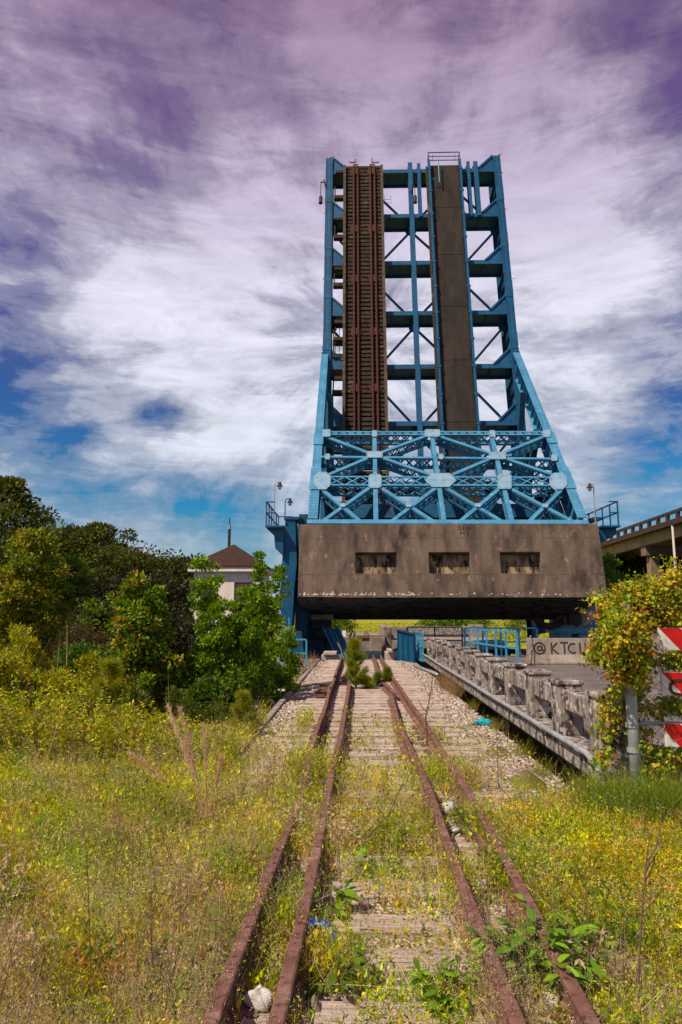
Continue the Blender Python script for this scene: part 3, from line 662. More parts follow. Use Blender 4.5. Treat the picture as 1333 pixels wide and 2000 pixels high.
def build_counterweight():
    x0, x1, v0, v1, w0, w1 = -2.44, 10.17, -.88, 2.27, -8.3, -3.3
    recs = [((695, 1079), (776, 1120)), ((838, 1079), (920, 1120)), ((977, 1079), (1060, 1121))]
    rr = []
    for (a, c) in recs:
        _, (xa, va) = PW(*a, -8.3); _, (xb, vb) = PW(*c, -8.3); rr.append((xa, xb, vb, va))
    vb, va = rr[1][2], rr[1][3]
    xs = [x0]+[t for r in rr for t in (r[0], r[1])]+[x1]; vs = [v0, vb, va, v1]; m = MB()
    idx = {}
    def V(x, v, w):
        k = (round(x, 4), round(v, 4), round(w, 4))
        if k not in idx: idx[k] = len(m.v); m.v.append(tuple(L(x, v, w)))
        return idx[k]
    d = .42
    for i in range(len(xs)-1):
        for j in range(3):
            a, b_, c, e = xs[i], xs[i+1], vs[j], vs[j+1]
            if j == 1 and i % 2 == 1: continue
            m.f.append((V(a, c, w0), V(b_, c, w0), V(b_, e, w0), V(a, e, w0)))
    for j in range(3):
        for x in (x0, x1): m.f.append((V(x, vs[j], w0), V(x, vs[j+1], w0), V(x, vs[j+1], w1), V(x, vs[j], w1)))
    for i in range(len(xs)-1):
        for v in (v0, v1): m.f.append((V(xs[i], v, w0), V(xs[i+1], v, w0), V(xs[i+1], v, w1), V(xs[i], v, w1)))
        for j in range(3): m.f.append((V(xs[i], vs[j], w1), V(xs[i+1], vs[j], w1), V(xs[i+1], vs[j+1], w1), V(xs[i], vs[j+1], w1)))
    for r in rr:
        a, b_ = r[0], r[1]
        for q in ([(a, vb), (b_, vb)], [(b_, vb), (b_, va)], [(b_, va), (a, va)], [(a, va), (a, vb)]):
            (xa, ya), (xb, yb) = q; m.f.append((V(xa, ya, w0), V(xb, yb, w0), V(xb, yb, w0+d), V(xa, ya, w0+d)))
    me = m.build('counterweight', CONC, leaf, bevel=.03)
    k = MB()
    for v in (.05, 1.62): 
        for a in np.arange(x0+.05, x1-.3, .6):
            if not any(r_[0]-.1 < a+.3 < r_[1]+.1 for r_ in rr) or v > va or v < vb: k.lbox(a, a+random.uniform(.3, .58), v+random.uniform(-.006, .006), v+.012, w0-.003, w0+.002)
    tag(k.build('form_lines', BLACK, me), 'faint horizontal pour lines', kind='stuff')
    k = MB()
    for q in range(170):
        x = random.choice((random.uniform(x0+.2, x0+5), random.uniform(x0, x1))); s_ = random.uniform(.008, .035); v = v0+.05+abs(random.gauss(0, .05)); k.lbox(x, x+s_*2, v, v+s_, w0-.006, w0+.002)
    tag(k.build('flaking_paint', WHITE, me), 'white flakes along the lower edge', kind='stuff')
    for r in rr:
        k = MB(); k.lbox(r[0]-.02, r[1]+.02, vb-.02, va+.02, w0+d-.004, w0+d+.05); k.build('recess_panel', CONCREC, me)
    k = MB(); k.lbox(x0+.05, x1-.05, v0-.03, v0-.004, w0+.1, w1-.05); k.build('soffit_plate', pmat("shade_toned_soffit", (.06, .062, .07), (.10, .085, .07), 2, 7, (1, 3, 3), rough=.8, c3=(.01, .01, .012), s3=2, t3=(.5, .6)), me)  # underside shade put into the plate's dark grey-blue base colour, plus streaks
    g = MB()
    def stroke(pts, px0, py0, s, wd=.03):
        P_ = [PW(px0+a*s, py0+c*s, -8.31)[0] for a, c in pts]
        for a, c in zip(P_[:-1], P_[1:]): g.beam(a, c, wd, .006, EW)
    S = [(4, 0), (1, -1), (0, 1), (3, 3), (4, 5), (2, 7), (0, 6)]
    stroke(S, 896, 1028, 1.0); stroke([(0, 6), (2, 0), (4, 6)], 903, 1029, 1); stroke([(0, 6), (0, 0), (4, 6), (4, 0)], 910, 1028, 1); stroke([(0, 3), (2, 0), (4, 3), (2, 6), (0, 3)], 916, 1028, 1)
    stroke([(0, 3), (2, 0), (3, 3), (2, 6), (0, 3)], 899, 1038, .8); stroke([(0, 3), (2, 0), (3, 3), (2, 6), (0, 3)], 905, 1038, .8); stroke([(0, 1), (2, 0), (4, 2), (1, 7), (4, 8)], 911, 1037, 1)
    g.build('graffiti', BLACK, me)
build_counterweight()

# gulls on the girder tops
def bird(x, name, label):
    b0 = L(x, 31.46, .1); root = thing(name, b0, label, 'bird', 'small birds perched on the girder tops')
    m = MB(); m.tube([b0+[-.16, 0, .10], b0+[-.05, 0, .13], b0+[.06, 0, .16], b0+[.12, 0, .22], b0+[.15, 0, .26], b0+[.22, 0, .25]], [.015, .06, .07, .045, .04, .006], 8)
    m.tube([b0+[0, .02, 0], b0+[0, .02, .12]], .008); m.tube([b0+[.02, -.02, 0], b0+[.02, -.02, .12]], .008)
    m.build('body', BIRDM, root, smooth=True)
bird(XL+.05, 'bird', 'small grey bird perched on top of the left main girder')
bird(XR+.18, 'bird', 'small grey bird perched on top of the right main girder')

# ------------------------------------------------------------------ fixed supports, platforms, lamps
def build_supports():
    def tower(side):
        if side < 0:
            lab = 'dark blue tapered steel support post left of the counterweight'; q = [(558, 1014), (577, 1014), (580, 1100), (575, 1150), (570, 1232), (558, 1222), (547, 1190), (550, 1120), (554, 1060)]
            Yf = 29.4; base = PY(562, 1262, Yf)
        else:
            lab = 'pale blue tapered steel support post behind the right end of the counterweight'; q = [(1150, 1030), (1172, 1030), (1176, 1100), (1178, 1235), (1140, 1240), (1140, 1200), (1150, 1120)]
            Yf = 34.0; base = PY(1160, 1260, Yf)
        root = thing('support_tower', (base[0], Yf+.6, -.2), lab, 'steel tower')
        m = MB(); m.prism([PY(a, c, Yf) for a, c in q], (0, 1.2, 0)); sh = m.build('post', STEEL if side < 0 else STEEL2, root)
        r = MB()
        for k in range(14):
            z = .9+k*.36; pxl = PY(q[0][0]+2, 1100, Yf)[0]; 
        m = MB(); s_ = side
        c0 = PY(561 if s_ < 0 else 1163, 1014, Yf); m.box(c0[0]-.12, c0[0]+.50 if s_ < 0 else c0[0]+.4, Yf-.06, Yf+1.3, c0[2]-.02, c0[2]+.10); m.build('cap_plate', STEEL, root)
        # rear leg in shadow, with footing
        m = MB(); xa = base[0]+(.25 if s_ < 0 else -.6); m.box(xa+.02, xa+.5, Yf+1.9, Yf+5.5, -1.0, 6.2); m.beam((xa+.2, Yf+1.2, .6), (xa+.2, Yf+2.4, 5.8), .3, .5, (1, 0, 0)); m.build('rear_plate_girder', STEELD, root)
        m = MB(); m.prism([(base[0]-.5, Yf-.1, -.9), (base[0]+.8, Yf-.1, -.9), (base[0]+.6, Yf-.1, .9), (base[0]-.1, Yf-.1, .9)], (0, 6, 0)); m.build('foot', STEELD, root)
        # platform
        p0 = PY(525 if s_ < 0 else 1192, 1020, 30); p1 = PY(558 if s_ < 0 else 1158, 1030, 30)
        xa, xb = sorted((p0[0], p1[0])); z0 = p1[2]-.05; y0, y1 = 28.9, 33.5
        m = MB(); m.box(xa, xb+.02, y0, y1, z0-.08, z0); 
        if s_ < 0: m.prism([(xa+.05, y0+.3, z0-.1), (xb, y0+.3, z0-.1), (xb, y0+.3, z0-1.3), (xb-.35, y0+.3, z0-.95), (xa+.35, y0+.3, z0-.35)], (0, .2, 0))
        else: m.prism([(xa, y0+.3, z0-.1), (xb-.05, y0+.3, z0-.1), (xb-.05, y0+.3, z0-.35), (xa, y0+.3, z0-.75)], (0, .2, 0))
        pl = m.build('platform', STEEL, root)
        m = MB(); xo = xa+.04 if s_ < 0 else xb-.04
        ys = np.linspace(y0+.05, y1-.05, 6)
        for y_ in ys: m.beam((xo, y_, z0), (xo, y_, z0+1.05), .05, .05, (1, 0, 0))
        for zz in (.55, 1.02): m.beam((xo, y0, z0+zz), (xo, y1, z0+zz), .05, .05)
        xi = xb if s_ < 0 else xa
        for zz in (.55, 1.02): m.beam((xo, y1-.05, z0+zz), (xi, y1-.05, z0+zz), .045, .045); m.beam((xo, y0+.05, z0+zz), (xo+(.35 if s_<0 else -.35), y0+.05, z0+zz), .045, .045)
        m.build('handrail', STEELD, pl)
        return root
    tower(-1); tower(1)
    for (px, py, pb, arm, Y, lab) in ((536, 943, 1022, 11, 30.5, 'tallest hooked lamp on the platform left of the counterweight'), (557, 975, 1012, 10, 31.2, 'short hooked lamp beside the left steel post'), (1164, 946, 1028, -12, 30.5, 'hooked lamp on the platform right of the counterweight')):
        b0 = PY(px, pb, Y); t = PY(px, py+4, Y); a = PY(px+arm, py, Y); root = thing('lamp_post', b0, lab, 'lamp', 'hooked lamps on the bridge platforms')
        h = t[2]; s_ = np.sign(arm); x = b0[0]; dx = abs(a[0]-x)
        m = MB(); m.tube([(x, Y, b0[2]-.05), (x, Y, h-.05), (x+s_*dx*.15, Y, h+.07), (x+s_*dx*.4, Y, h+.12), (x+s_*dx, Y, h+.12)], .025, 8); m.build('pole', PIPE if px != 557 else STEEL, root)
        m = MB(); m.tube([(x+s_*dx, Y, h+.14), (x+s_*dx, Y, h+.0), (x+s_*dx, Y, h-.06)], [.05, .09, .16], 12); m.build('shade', BLACK, root)
        m = MB(); m.tube([(x+s_*dx, Y, h-.06), (x+s_*dx, Y, h-.16), (x+s_*dx, Y, h-.22)], [.08, .08, .03], 10); m.build('bulb', LENS, root)
build_supports()

def box_list(name, label, cat, base, items):
    """items: (part, mat, [boxes x0,x1,y0,y1,z0,z1])"""
    r = thing(name, base, label, cat)
    for (pn, mt, bx) in items:
        m = MB()
        for q in bx: m.box(*q)
        m.build(pn, mt, r, bevel=.01)
    return r
# machinery and pedestals under the leaf
box_list('trunnion_pedestal', 'grimy blue machinery pedestal under the left end of the counterweight', 'machinery', (-1.6, 33, -.3),
    [('base_block', CONCG, [(-2.6, -.9, 31.5, 36, -3.4, -.25)]), ('column', STEELD, [(-2.3, -1.55, 32.2, 34, -.25, 1.5), (-1.5, -.95, 32.6, 34, -.25, .95)]),
     ('motor', BLACK, [(-2.1, -1.2, 31.9, 32.5, .95, 1.35), (-1.95, -1.35, 31.7, 32, .55, .9)]), ('gearbox', CONCG, [(-2.2, -1.1, 31.9, 32.6, 1.36, 1.75)]), ('cabinet', PIPE, [(-2.55, -2.25, 31.4, 31.9, .6, 1.6)])])
r = box_list('trunnion_pedestal', 'pale machinery pedestal under the right end of the counterweight', 'machinery', (9.5, 34, -.3),
    [('base_block', CONCG, [(8.4, 12.2, 31.5, 36, -3.4, -.15)]), ('column', STEEL2, [(9.2, 9.75, 31.8, 33.5, -.15, 1.0), (10.1, 10.8, 31.8, 33.5, -.15, .8), (8.9, 11.2, 31.7, 33.0, .75, 1.0)]),
     ('gearbox', CONCG, [(9.3, 10.6, 31.9, 33.2, 1.0, 1.95)]), ('drum', BLACK, [(9.6, 10.2, 31.6, 31.89, 1.15, 1.7)])])
m = MB(); m.tube([(8.0, 31.6, 1.6), (8.3, 31.6, 1.15), (8.8, 31.6, 1.05), (9.3, 31.6, 1.25), (9.4, 31.6, 1.7)], .16, 8); m.build('curved_duct', RUSTRED, r, smooth=True)
m = MB()
for x in (-1.35, -.95):
    m.beam((x, 30.2, 1.0), (x+.75, 29.2, -.45), .30, .05, (0, -1, .4))
rr_ = thing('inclined_buffer', (-1.1, 30, -.4), 'pair of slanted blue steel strut plates left of the track end', 'steel strut'); m.build('strut_plate', STEEL, rr_, bevel=.01)
m = MB()
for x in (-1.49, -1.21, -1.09, -.81): m.beam((x, 30.15, 1.02), (x+.75, 29.15, -.43), .03, .12, (0, -1, .4))
m.build('strut_flange', STEEL2, rr_)
# blue panel right of track end
pb = [PY(783, 1230, 27.4), PY(808, 1236, 26.2)]
r = thing('steel_screen', (1.9, 26.6, -.1), 'solid dark blue steel panel at the right end of the track', 'panel')
m = MB(); m.prism([(1.65, 27.8, -.25), (2.15, 26.3, -.30), (2.15, 26.3, .86), (1.65, 27.8, .98)], (.06, .02, 0)); m.build('sheet', STEEL, r)
m = MB()
for t in (0, .33, .66, 1): m.beam((1.65+.5*t-.03, 27.8-1.5*t, -.28), (1.65+.5*t-.03, 27.8-1.5*t, .95-.1*t), .06, .06, (0, 1, 0))
m.beam((1.62, 27.8, .98), (2.13, 26.3, .87), .10, .05); m.build('frame', STEELD, r)
# end of the approach: floor plates, timber baulks
b = MB().box(-1.5, 2.2, 28.0, 35.5, -.6, -.24); tag(b.build('hinge_pier_floor', STEELD), kind='structure')
for (x0, x1, y0, y1, z0, z1, lab) in ((-1.45, -.75, 28.2, 29.0, -.24, -.02, 'short weathered timber baulk left of the rails at the track end'), (1.15, 1.5, 28.1, 33, -.24, .08, 'long dark timber baulk right of the rails at the track end')):
    m = MB(); m.box(x0, x1, y0, y1, z0, z1); m.box(x0+.08, x1-.08, y0-.2, y1, z1, z1+.12); tag(m.build('timber_baulk', TIE, bevel=.02), lab, 'timber')
# far pier with its rails, and walls beyond
r = thing('far_pier', (.2, 55, -3), 'stained concrete pier across the gap with rail ends on top', 'pier')
m = MB(); m.box(-1.6, 1.95, 50, 66, -4, -.12); m.box(-1.65, -.55, 49.7, 50.5, -4, .0); m.box(.9, 2.0, 49.6, 50.6, -4, .02); m.build('pier_wall', CONCG, r, bevel=.04)
m = MB()
for x in (-.6, -.3, .64, .92): m.beam((x, 50.4, -.02), (x, 68, -.02), .09, .16)
m.build('rail', RUST, r)
m = MB(); m.box(-.1, 2.0, 49.9, 50.4, -.10, .10); m.build('rusty_sill', RUST, r)
m = MB(); m.box(-1.1, -.8, 50.2, 50.9, .0, .42); m.build('white_block', WHITE, r)
r = thing('far_retaining_wall', (5, 58, -1), 'long pale concrete wall across the water under the right half of the counterweight', 'wall')
m = MB(); m.box(1.9, 2.5, 50, 60, -4, .72); m.box(2.5, 9.4, 58, 58.6, -4, .62); m.box(9.4, 10.5, 57.5, 59, -4, .75); m.box(2.5, 10.6, 50.0, 57.9, -.9, -.25); m.build('parapet', CONCG, r, bevel=.05)
m = MB(); m.box(3.6, 9.3, 57.9, 57.99, -.05, .48); m.build('recessed_panel', CONCR, r)
# cross beams between
for i, (x0, x1, y0, z0, z1) in enumerate(((2.2, 8, 36.5, -.55, -.2), (2.3, 9.5, 42, -.75, -.4))):
    m = MB(); m.box(x0, x1, y0, y0+.15, z0, z1); m.box(x0, x1, y0-.15, y0, z1-.03, z1); m.box(x0, x1, y0-.15, y0, z0, z0+.03)
    tag(m.build('cross_beam', STEELD), ('nearer dark steel cross beam over the water right of the track', 'farther dark steel cross beam over the water right of the track')[i], 'beam')

def handrail(pts, h, npost, label, mat=RAILBLUE, rails=(1.0, .5), sz=.055):
    p = [np.array(q, float) for q in pts]; root = thing('handrail', p[0], label, 'handrail', 'blue painted handrails by the bridge')
    m = MB()
    for a, c in zip(p[:-1], p[1:]):
        for f in rails: m.beam(a+[0, 0, h*f], c+[0, 0, h*f], sz, sz)
    m.build('rail', mat, root)
    for a, c, k in zip(p[:-1], p[1:], npost):
        for i in range(k):
            q = a+(c-a)*i/(k-1); m = MB(); m.beam(q-[0, 0, .02], q+[0, 0, h-.03], sz*1.1, sz*1.1, (0, 1, 0)); m.beam(q-[0, 0, .02], q+[0, 0, .02], .16, .16, (0, 1, 0)); m.build('post', mat, root)
    return root
handrail([(4.0, 24.8, .15), (4.75, 20.8, .12)], .95, [6], 'bright blue slanting handrail left of the graffiti barrier')
handrail([(3.95, 25.6, .10), (6.6, 25.6, .10)], 1.0, [5], 'darker blue handrail crossing behind the slanting one', STEEL)
handrail([(2.35, 28.5, -.1), (2.35, 25.0, -.05)], 1.0, [5], 'narrow blue handrail just beyond the far end of the concrete balustrade')
handrail([(2.2, 30.5, -.1), (4.6, 30.5, -.1)], 1.15, [3], 'distant thin blue handrail behind the solid blue panel', STEEL)
handrail([(-3.3, 24.3, -.22), (-1.78, 24.3, -.22)], .95, [3], 'bright blue handrail beside the green tree, left of the track')
handrail([(-2.72, 24.3, -.22), (-2.72, 27.6, -.2)], 1.75, [3], 'tall blue handrail running back below the left support post')
b = MB().box(-5.2, -1.63, 24.0, 28.8, -.42, -.22); tag(b.build('service_ledge', CONCG), kind='structure')
m = MB(); m.tube([(-3.2, 24.1, -1.0), (-1.7, 24.1, -.98)], .045, 8); tag(m.build('pipe', WHT), 'thin pale pipe under the ledge by the green tree', 'pipe')

# ------------------------------------------------------------------ concrete balustrade
def build_balustrade():
    root = thing('concrete_balustrade', (2.6, 7.2, .06), 'long row of flaking white concrete posts and rails between track and road', 'balustrade')
    m = MB(); m.box(2.40, 2.92, 7.12, 25.6, -.065, .15); m.build('kerb_beam', CONCR, root, bevel=.012)
    ys = [7.2+1.42*i for i in range(13)]
    for i, y_ in enumerate(ys):
        m = MB(); a = random.uniform(-.01, .01); m.box(2.46+a, 2.75+a, y_, y_+.36, .145, .745); m.box(2.435+a, 2.775+a, y_-.02, y_+.38, .745, .80)
        p = m.build('post', CONCR, root, bevel=.018)
        if i < len(ys)-1:
            m = MB(); m.box(2.50, 2.71, y_+.362, ys[i+1]-.002, .47+a*.5, .70+a*.5); m.build('rail', CONCR, root, bevel=.015)
    m = MB(); pts = [(2.40, 6.6, -.35), (2.38, 6.85, -.15), (2.365, 7.1, .12)]+[(2.365+random.uniform(-.006, .006), y_, .185+random.uniform(-.008, .008)) for y_ in np.arange(7.4, 25.5, 1.5)]
    c = thing('conduit', (2.37, 7, .1), 'grey metal conduit clamped along the outer kerb of the concrete balustrade', 'pipe')
    m.tube(pts, .033, 8); m.build('tube', PIPE, c, smooth=True)
    m = MB()
    for y_ in np.arange(7.6, 25.5, 1.5): m.tube([(2.365, y_, .185), (2.365, y_+.10, .185)], .044, 8)
    m.build('coupling', PIPE, c)
build_balustrade()
m = MB(); m.tube([(1.98, 24.2, -.16), (2.3, 21.2, -.14), (2.36, 20.6, -.16)], .05, 8); tag(m.build('loose_pipe', PIPE, smooth=True), 'grey loose pipe on the ballast near the far end of the balustrade', 'pipe')

# ------------------------------------------------------------------ jersey barrier with graffiti
def build_barrier(y0, x0, x1, label, graf):
    root = thing('road_barrier', ((x0+x1)/2, y0, .06), label, 'barrier')
    pr = [(0, 0), (0, .07), (.16, .30), (.22, .80), (.38, .80), (.44, .30), (.60, .07), (.60, 0)]
    m = MB(); m.prism([(x0, y0+a, .064+c) for a, c in pr], (x1-x0, 0, 0)); m.build('body', CONCG, root, bevel=.015)
    if graf:
        g = MB()
        def stroke(pts, ox, s=.34, wd=.044):
            P_ = []
            for (a, c) in pts:
                z = .36+c*s; P_.append(np.array([ox+a*s, y0+.155+(z-.36)*.12, z+.03]))
            for a, c in zip(P_[:-1], P_[1:]): g.beam(a, c, wd, .006, (0, -1, .1))
        circ = lambda cx, cy, r, a0, a1, n=14: [(cx+r*math.cos(R(a)), cy+r*math.sin(R(a))) for a in np.linspace(a0, a1, n)]
        stroke(circ(.45, .5, .5, -50, 310, 20), x0+.2); stroke(circ(.45, .5, .2, 0, 360), x0+.2); stroke([(.65, .72), (.66, .35), (.85, .3)], x0+.2)
        stroke([(0, 1), (0, 0)], x0+.72); stroke([(.55, 1), (.02, .5), (.6, 0)], x0+.72)
        stroke([(0, 1), (.7, 1)], x0+1.0); stroke([(.35, 1), (.35, 0)], x0+1.0)
        stroke(circ(.4, .5, .42, 60, 300), x0+1.25)
        stroke([(0, 1), (0, .3), (.15, .02), (.4, .02), (.5, .3), (.5, 1)], x0+1.6)
        stroke([(.5, .95), (.15, .95), (.05, .7), (.45, .45), (.5, .2), (.1, .05)], x0+1.9)
        g.build('graffiti', BLACK, root)
    return root
build_barrier(21.6, 5.32, 8.3, 'long grey concrete road barrier with black @KTCUS graffiti', True)
build_barrier(21.9, 8.4, 11.4, 'plain grey concrete road barrier mostly hidden behind the vines', False)
ch = thing('chain', (4.85, 21.5, .9), 'sagging chain between the slanting handrail and the graffiti barrier', 'chain'); m = MB()
for za, zb in ((1.05, .95), (.55, .55)):
    pts = [(4.78+.65*t, 20.9+.9*t, za+(zb-za)*t-.22*4*t*(1-t)*.9) for t in np.linspace(0, 1, 14)]
    for a, c in zip(pts[:-1], pts[1:]): m.tube([a, tuple(np.array(a)+(np.array(c)-np.array(a))*.8)], .017, 5)
m.build('links', PIPE, ch)

# ------------------------------------------------------------------ fence, gate post and barricade
def build_fence():
    root = thing('chain_link_fence', (2.64, 6.85, -.2), 'sagging chain link fence with a thick galvanised end post beside the balustrade', 'fence')
    gx, gy = 2.635, 6.85
    m = MB(); m.tube([(gx+.015, gy, -.4), (gx, gy, 1.62)], .054, 14); m.build('end_post', PIPE, root, smooth=True)
    m = MB(); m.tube([(gx, gy, 1.62), (gx, gy, 1.66), (gx, gy, 1.695), (gx, gy, 1.71)], [.066, .066, .046, .01], 14); m.build('post_cap', PIPE, root, smooth=True)
    m = MB(); m.tube([(gx, gy+.05, .56), (5.9, gy+.15, .50)], .02, 8); m.build('rail', PIPE, root)
    m = MB()
    for z in (.3, .53, 1.1): m.tube([(gx, gy, z), (gx, gy, z+.04)], .062, 12)
    m.tube([(gx+.05, gy, .55), (gx+.2, gy+.06, .57)], .012, 6); m.build('clamp', PIPE, root)
    m = MB(); H0, H1 = -.15, 1.45; W = 3.2; st = .085
    for k in np.arange(-(H1-H0), W, st):
        for sgn in (1, -1):
            x0, x1 = (k, k+(H1-H0)); z0, z1 = (H0, H1) if sgn > 0 else (H1, H0)
            t0 = max(0, -x0/(x1-x0)); t1 = min(1, (W-x0)/(x1-x0))
            if t1 <= t0: continue
            a = (gx+.05+x0+(x1-x0)*t0, 6.91+.004*sgn, z0+(z1-z0)*t0); c = (gx+.05+x0+(x1-x0)*t1, 6.91+.004*sgn, z0+(z1-z0)*t1); m.beam(a, c, .003, .003, (0, 1, 0))
    m.build('wire_mesh', PIPE, root)
    return root
build_fence()
def build_barricade():
    root = thing('road_barricade', (4.0, 6.78, -.2), 'road closed barricade of three red and white striped boards fixed to the chain link fence', 'barricade')
    x0, x1 = 2.905, 5.3; y0 = 6.76
    for zi, (z0, z1, lab) in enumerate(((1.26, 1.47, 'top striped board'), (.838, 1.05, 'middle striped board with dark scrawl'), (.365, .575, 'bottom striped board'))):
        m = MB(); m.box(x0, x1, y0, y0+.02, z0, z1); bd = m.build('board', WHT, root, bevel=.003); tag(bd, lab)
        k = 0
        for xs in np.arange(x0+.01, x1-.2, .42):
            a = [(xs, z1), (xs+.20, z1), (xs+.39, z0), (xs+.19, z0)]
            if zi == 2: a = [(q[0]-.065, q[1]) for q in a]
            if zi == 2 and k == 0: a = [(x0, z1), (xs+.135, z1), (xs+.325, z0), (xs+.125, z0), (x0, z1-.065)]
            a = [(min(q[0], x1), q[1]) for q in a]; m = MB(); m.prism([(q[0], y0-.003, q[1]) for q in a], (0, .0015, 0)); m.build('red_stripe', REDR, bd); k += 1
    m = MB()
    for cx, r_ in ((x0+.16, .085), (x0+.36, .085), (x0+.55, .07)):
        pts = [(cx+r_*math.cos(a), y0-.006, .93+r_*.8*math.sin(a)-.02) for a in np.linspace(0, 6.3, 18)]
        for a, c in zip(pts[:-1], pts[1:]): m.beam(a, c, .032, .003, (0, 1, 0))
    m.build('scrawl', RUSTRED, root)
    for x in (x0+.9, x1-.3):
        m = MB(); m.box(x, x+.04, y0+.021, y0+.06, -.3, 1.5); m.build('upright', PIPE, root)
build_barricade()
m = MB(); m.box(2.95, 3.32, 7.3, 7.6, -.2, .12); tag(m.build('concrete_block', CONCG, bevel=.02), 'small dark concrete block at the foot of the fence post', 'block')

# ------------------------------------------------------------------ control house
def build_house():
    Y0 = 40.0; x0 = PY(378, 1150, Y0)[0]; x1 = PY(508, 1150, Y0)[0]; D = 4.2; ze = PY(378, 1106, Y0)[2]; 
    root = thing('control_house', ((x0+x1)/2, Y0+D/2, -.5), 'small cream rendered bridge house with brown hipped roof behind the green tree', 'house')
    m = MB(); m.box(x0, x1, Y0, Y0+D, -3.4, ze-.3); m.build('wall', WHITE, root)
    m = MB(); m.box(x0-.30, x1+.30, Y0-.3, Y0+D+.3, ze-.32, ze-.02); m.build('fascia', WHITE, root)
    m = MB(); a = .36; zt = PY(448, 1063, Y0+D/2)[2]; cx = (x0+x1)/2; cy = Y0+D/2
    v = [(x0-a, Y0-a, ze), (x1+a, Y0-a, ze), (x1+a, Y0+D+a, ze), (x0-a, Y0+D+a, ze), (cx, cy, zt), (x0-a, Y0-a, ze-.06), (x1+a, Y0-a, ze-.06), (x1+a, Y0+D+a, ze-.06), (x0-a, Y0+D+a, ze-.06)]
    m.v = v; m.f = [(0, 1, 4), (1, 2, 4), (2, 3, 4), (3, 0, 4), (5, 6, 1, 0), (6, 7, 2, 1), (7, 8, 3, 2), (8, 5, 0, 3), (8, 7, 6, 5)]
    m.build('roof', ROOF, root)
    for px0, px1, py0, py1 in ((392, 422, 1139, 1180), (460, 492, 1139, 1180)):
        a0 = PY(px0, py0, Y0-.02); a1 = PY(px1, py1, Y0-.02)
        m = MB(); m.box(a0[0], a1[0], Y0-.03, Y0+.02, a1[2], a0[2]); w_ = m.build('window', DARKW, root)
        m = MB(); m.box(a0[0]-.06, a0[0], Y0-.05, Y0, a1[2]-.06, a0[2]+.06); m.box(a1[0], a1[0]+.06, Y0-.05, Y0, a1[2]-.06, a0[2]+.06); m.box(a0[0], a1[0], Y0-.05, Y0, a0[2], a0[2]+.06); m.box(a0[0], a1[0], Y0-.08, Y0, a1[2]-.06, a1[2]); m.build('frame', BLACK, w_)
    z1 = PY(370, 1143, Y0)[2]; z0 = PY(370, 1175, Y0)[2]
    m = MB(); m.box(x0-.28, x0, Y0+.5, Y0+1.9, z0, z1); w_ = m.build('window', GLASS, root); tag(w_, 'side bay window')
    m = MB(); m.box(x0-.31, x0-.28, Y0+.48, Y0+.55, z0, z1)
    for z in np.linspace(z0, z1, 4): m.box(x0-.31, x0, Y0+.46, Y0+.50, z-.03, z+.03)
    m.build('frame', BLACK, w_)
    p = PY(447, 1100, Y0+5.2); t = PY(447, 1012, Y0+5.2)
    ant = thing('antenna_mast', (p[0], Y0+5.2, 0), 'slim dark mast rising behind the roof of the bridge house', 'mast')
    m = MB(); m.tube([(p[0], Y0+5.2, -3), (p[0], Y0+5.2, t[2]-.7)], .10, 8); m.tube([(p[0], Y0+5.2, t[2]-.7), (p[0], Y0+5.2, t[2])], .04, 6); m.build('pole', BLACK, ant)
    m = MB(); m.tube([(p[0], Y0+5.2, t[2]-.75), (p[0], Y0+5.2, t[2]-.45)], [.12, .09], 8); m.build('collar', PIPE, ant)
build_house()

# ------------------------------------------------------------------ highway viaduct at right
def build_highway():
    root = thing('highway_viaduct', (30, 60, -.5), 'elevated highway on concrete columns with rusty guard rail at the right edge', 'bridge')
    def zt(y): return 8.62+(70-y)*.012
    ya, yb = 40, 90
    def slab(x0, x1, dz0, dz1):
        m = MB(); m.quadbox([(x0, ya, zt(ya)+dz0), (x1, ya, zt(ya)+dz0), (x1, yb, zt(yb)+dz0), (x0, yb, zt(yb)+dz0), (x0, ya, zt(ya)+dz1), (x1, ya, zt(ya)+dz1), (x1, yb, zt(yb)+dz1), (x0, yb, zt(yb)+dz1)]); return m
    slab(24.6, 35, -.25, 0).build('deck', HWYR, root)
    slab(25.3, 25.6, -1.15, -.252).build('edge_girder', HWYG, root)
    for x in (28, 31, 34): slab(x, x+.3, -1.15, -.252).build('inner_girder', HWY, root)
    m = slab(24.75, 24.95, .62, .85)
    for y_ in np.arange(ya+.5, yb, 1.75): m.box(24.73, 24.97, y_, y_+.30, zt(y_)-.02, zt(y_)+.65)
    m.build('guard_rail', HWYR, root)
    slab(24.55, 24.62, -.32, .12).build('kerb', HWYR, root)
    for y_ in (46.5, 60.2, 74, 88):
        z1 = zt(y_)-1.15
        for x in (26.0, 30.2, 34.2):
            m = MB(); m.box(x-.4, x+.4, y_, y_+.8, -4, z1-.9); m.build('column', HWY, root, bevel=.04)
        m = MB(); m.box(25.2, 35, y_-.1, y_+.9, z1-.9, z1-.003); m.build('cap_beam', HWY, root, bevel=.04)
        m = MB(); m.box(26.4, 33.8, y_+.2, y_+.6, z1-3.6, z1-2.4); m.build('strut', HWY, root)
    m = MB(); p = PY(1313, 1015, 53.5); m.tube([(p[0], 53.5, -2), (p[0], 53.5, p[2])], .09, 8); m.build('drain_pipe', WHITE, root)
    m = MB(); m.box(25.28, 25.36, 44, 53.0, zt(50)-1.6, zt(50)-.5)
    for y_ in np.arange(44.5, 53, 1.0): m.box(25.2, 25.279, y_, y_+.06, zt(50)-1.6, zt(50)-.5)
    m.build('blue_girder_panel', STEEL2, root)
build_highway()

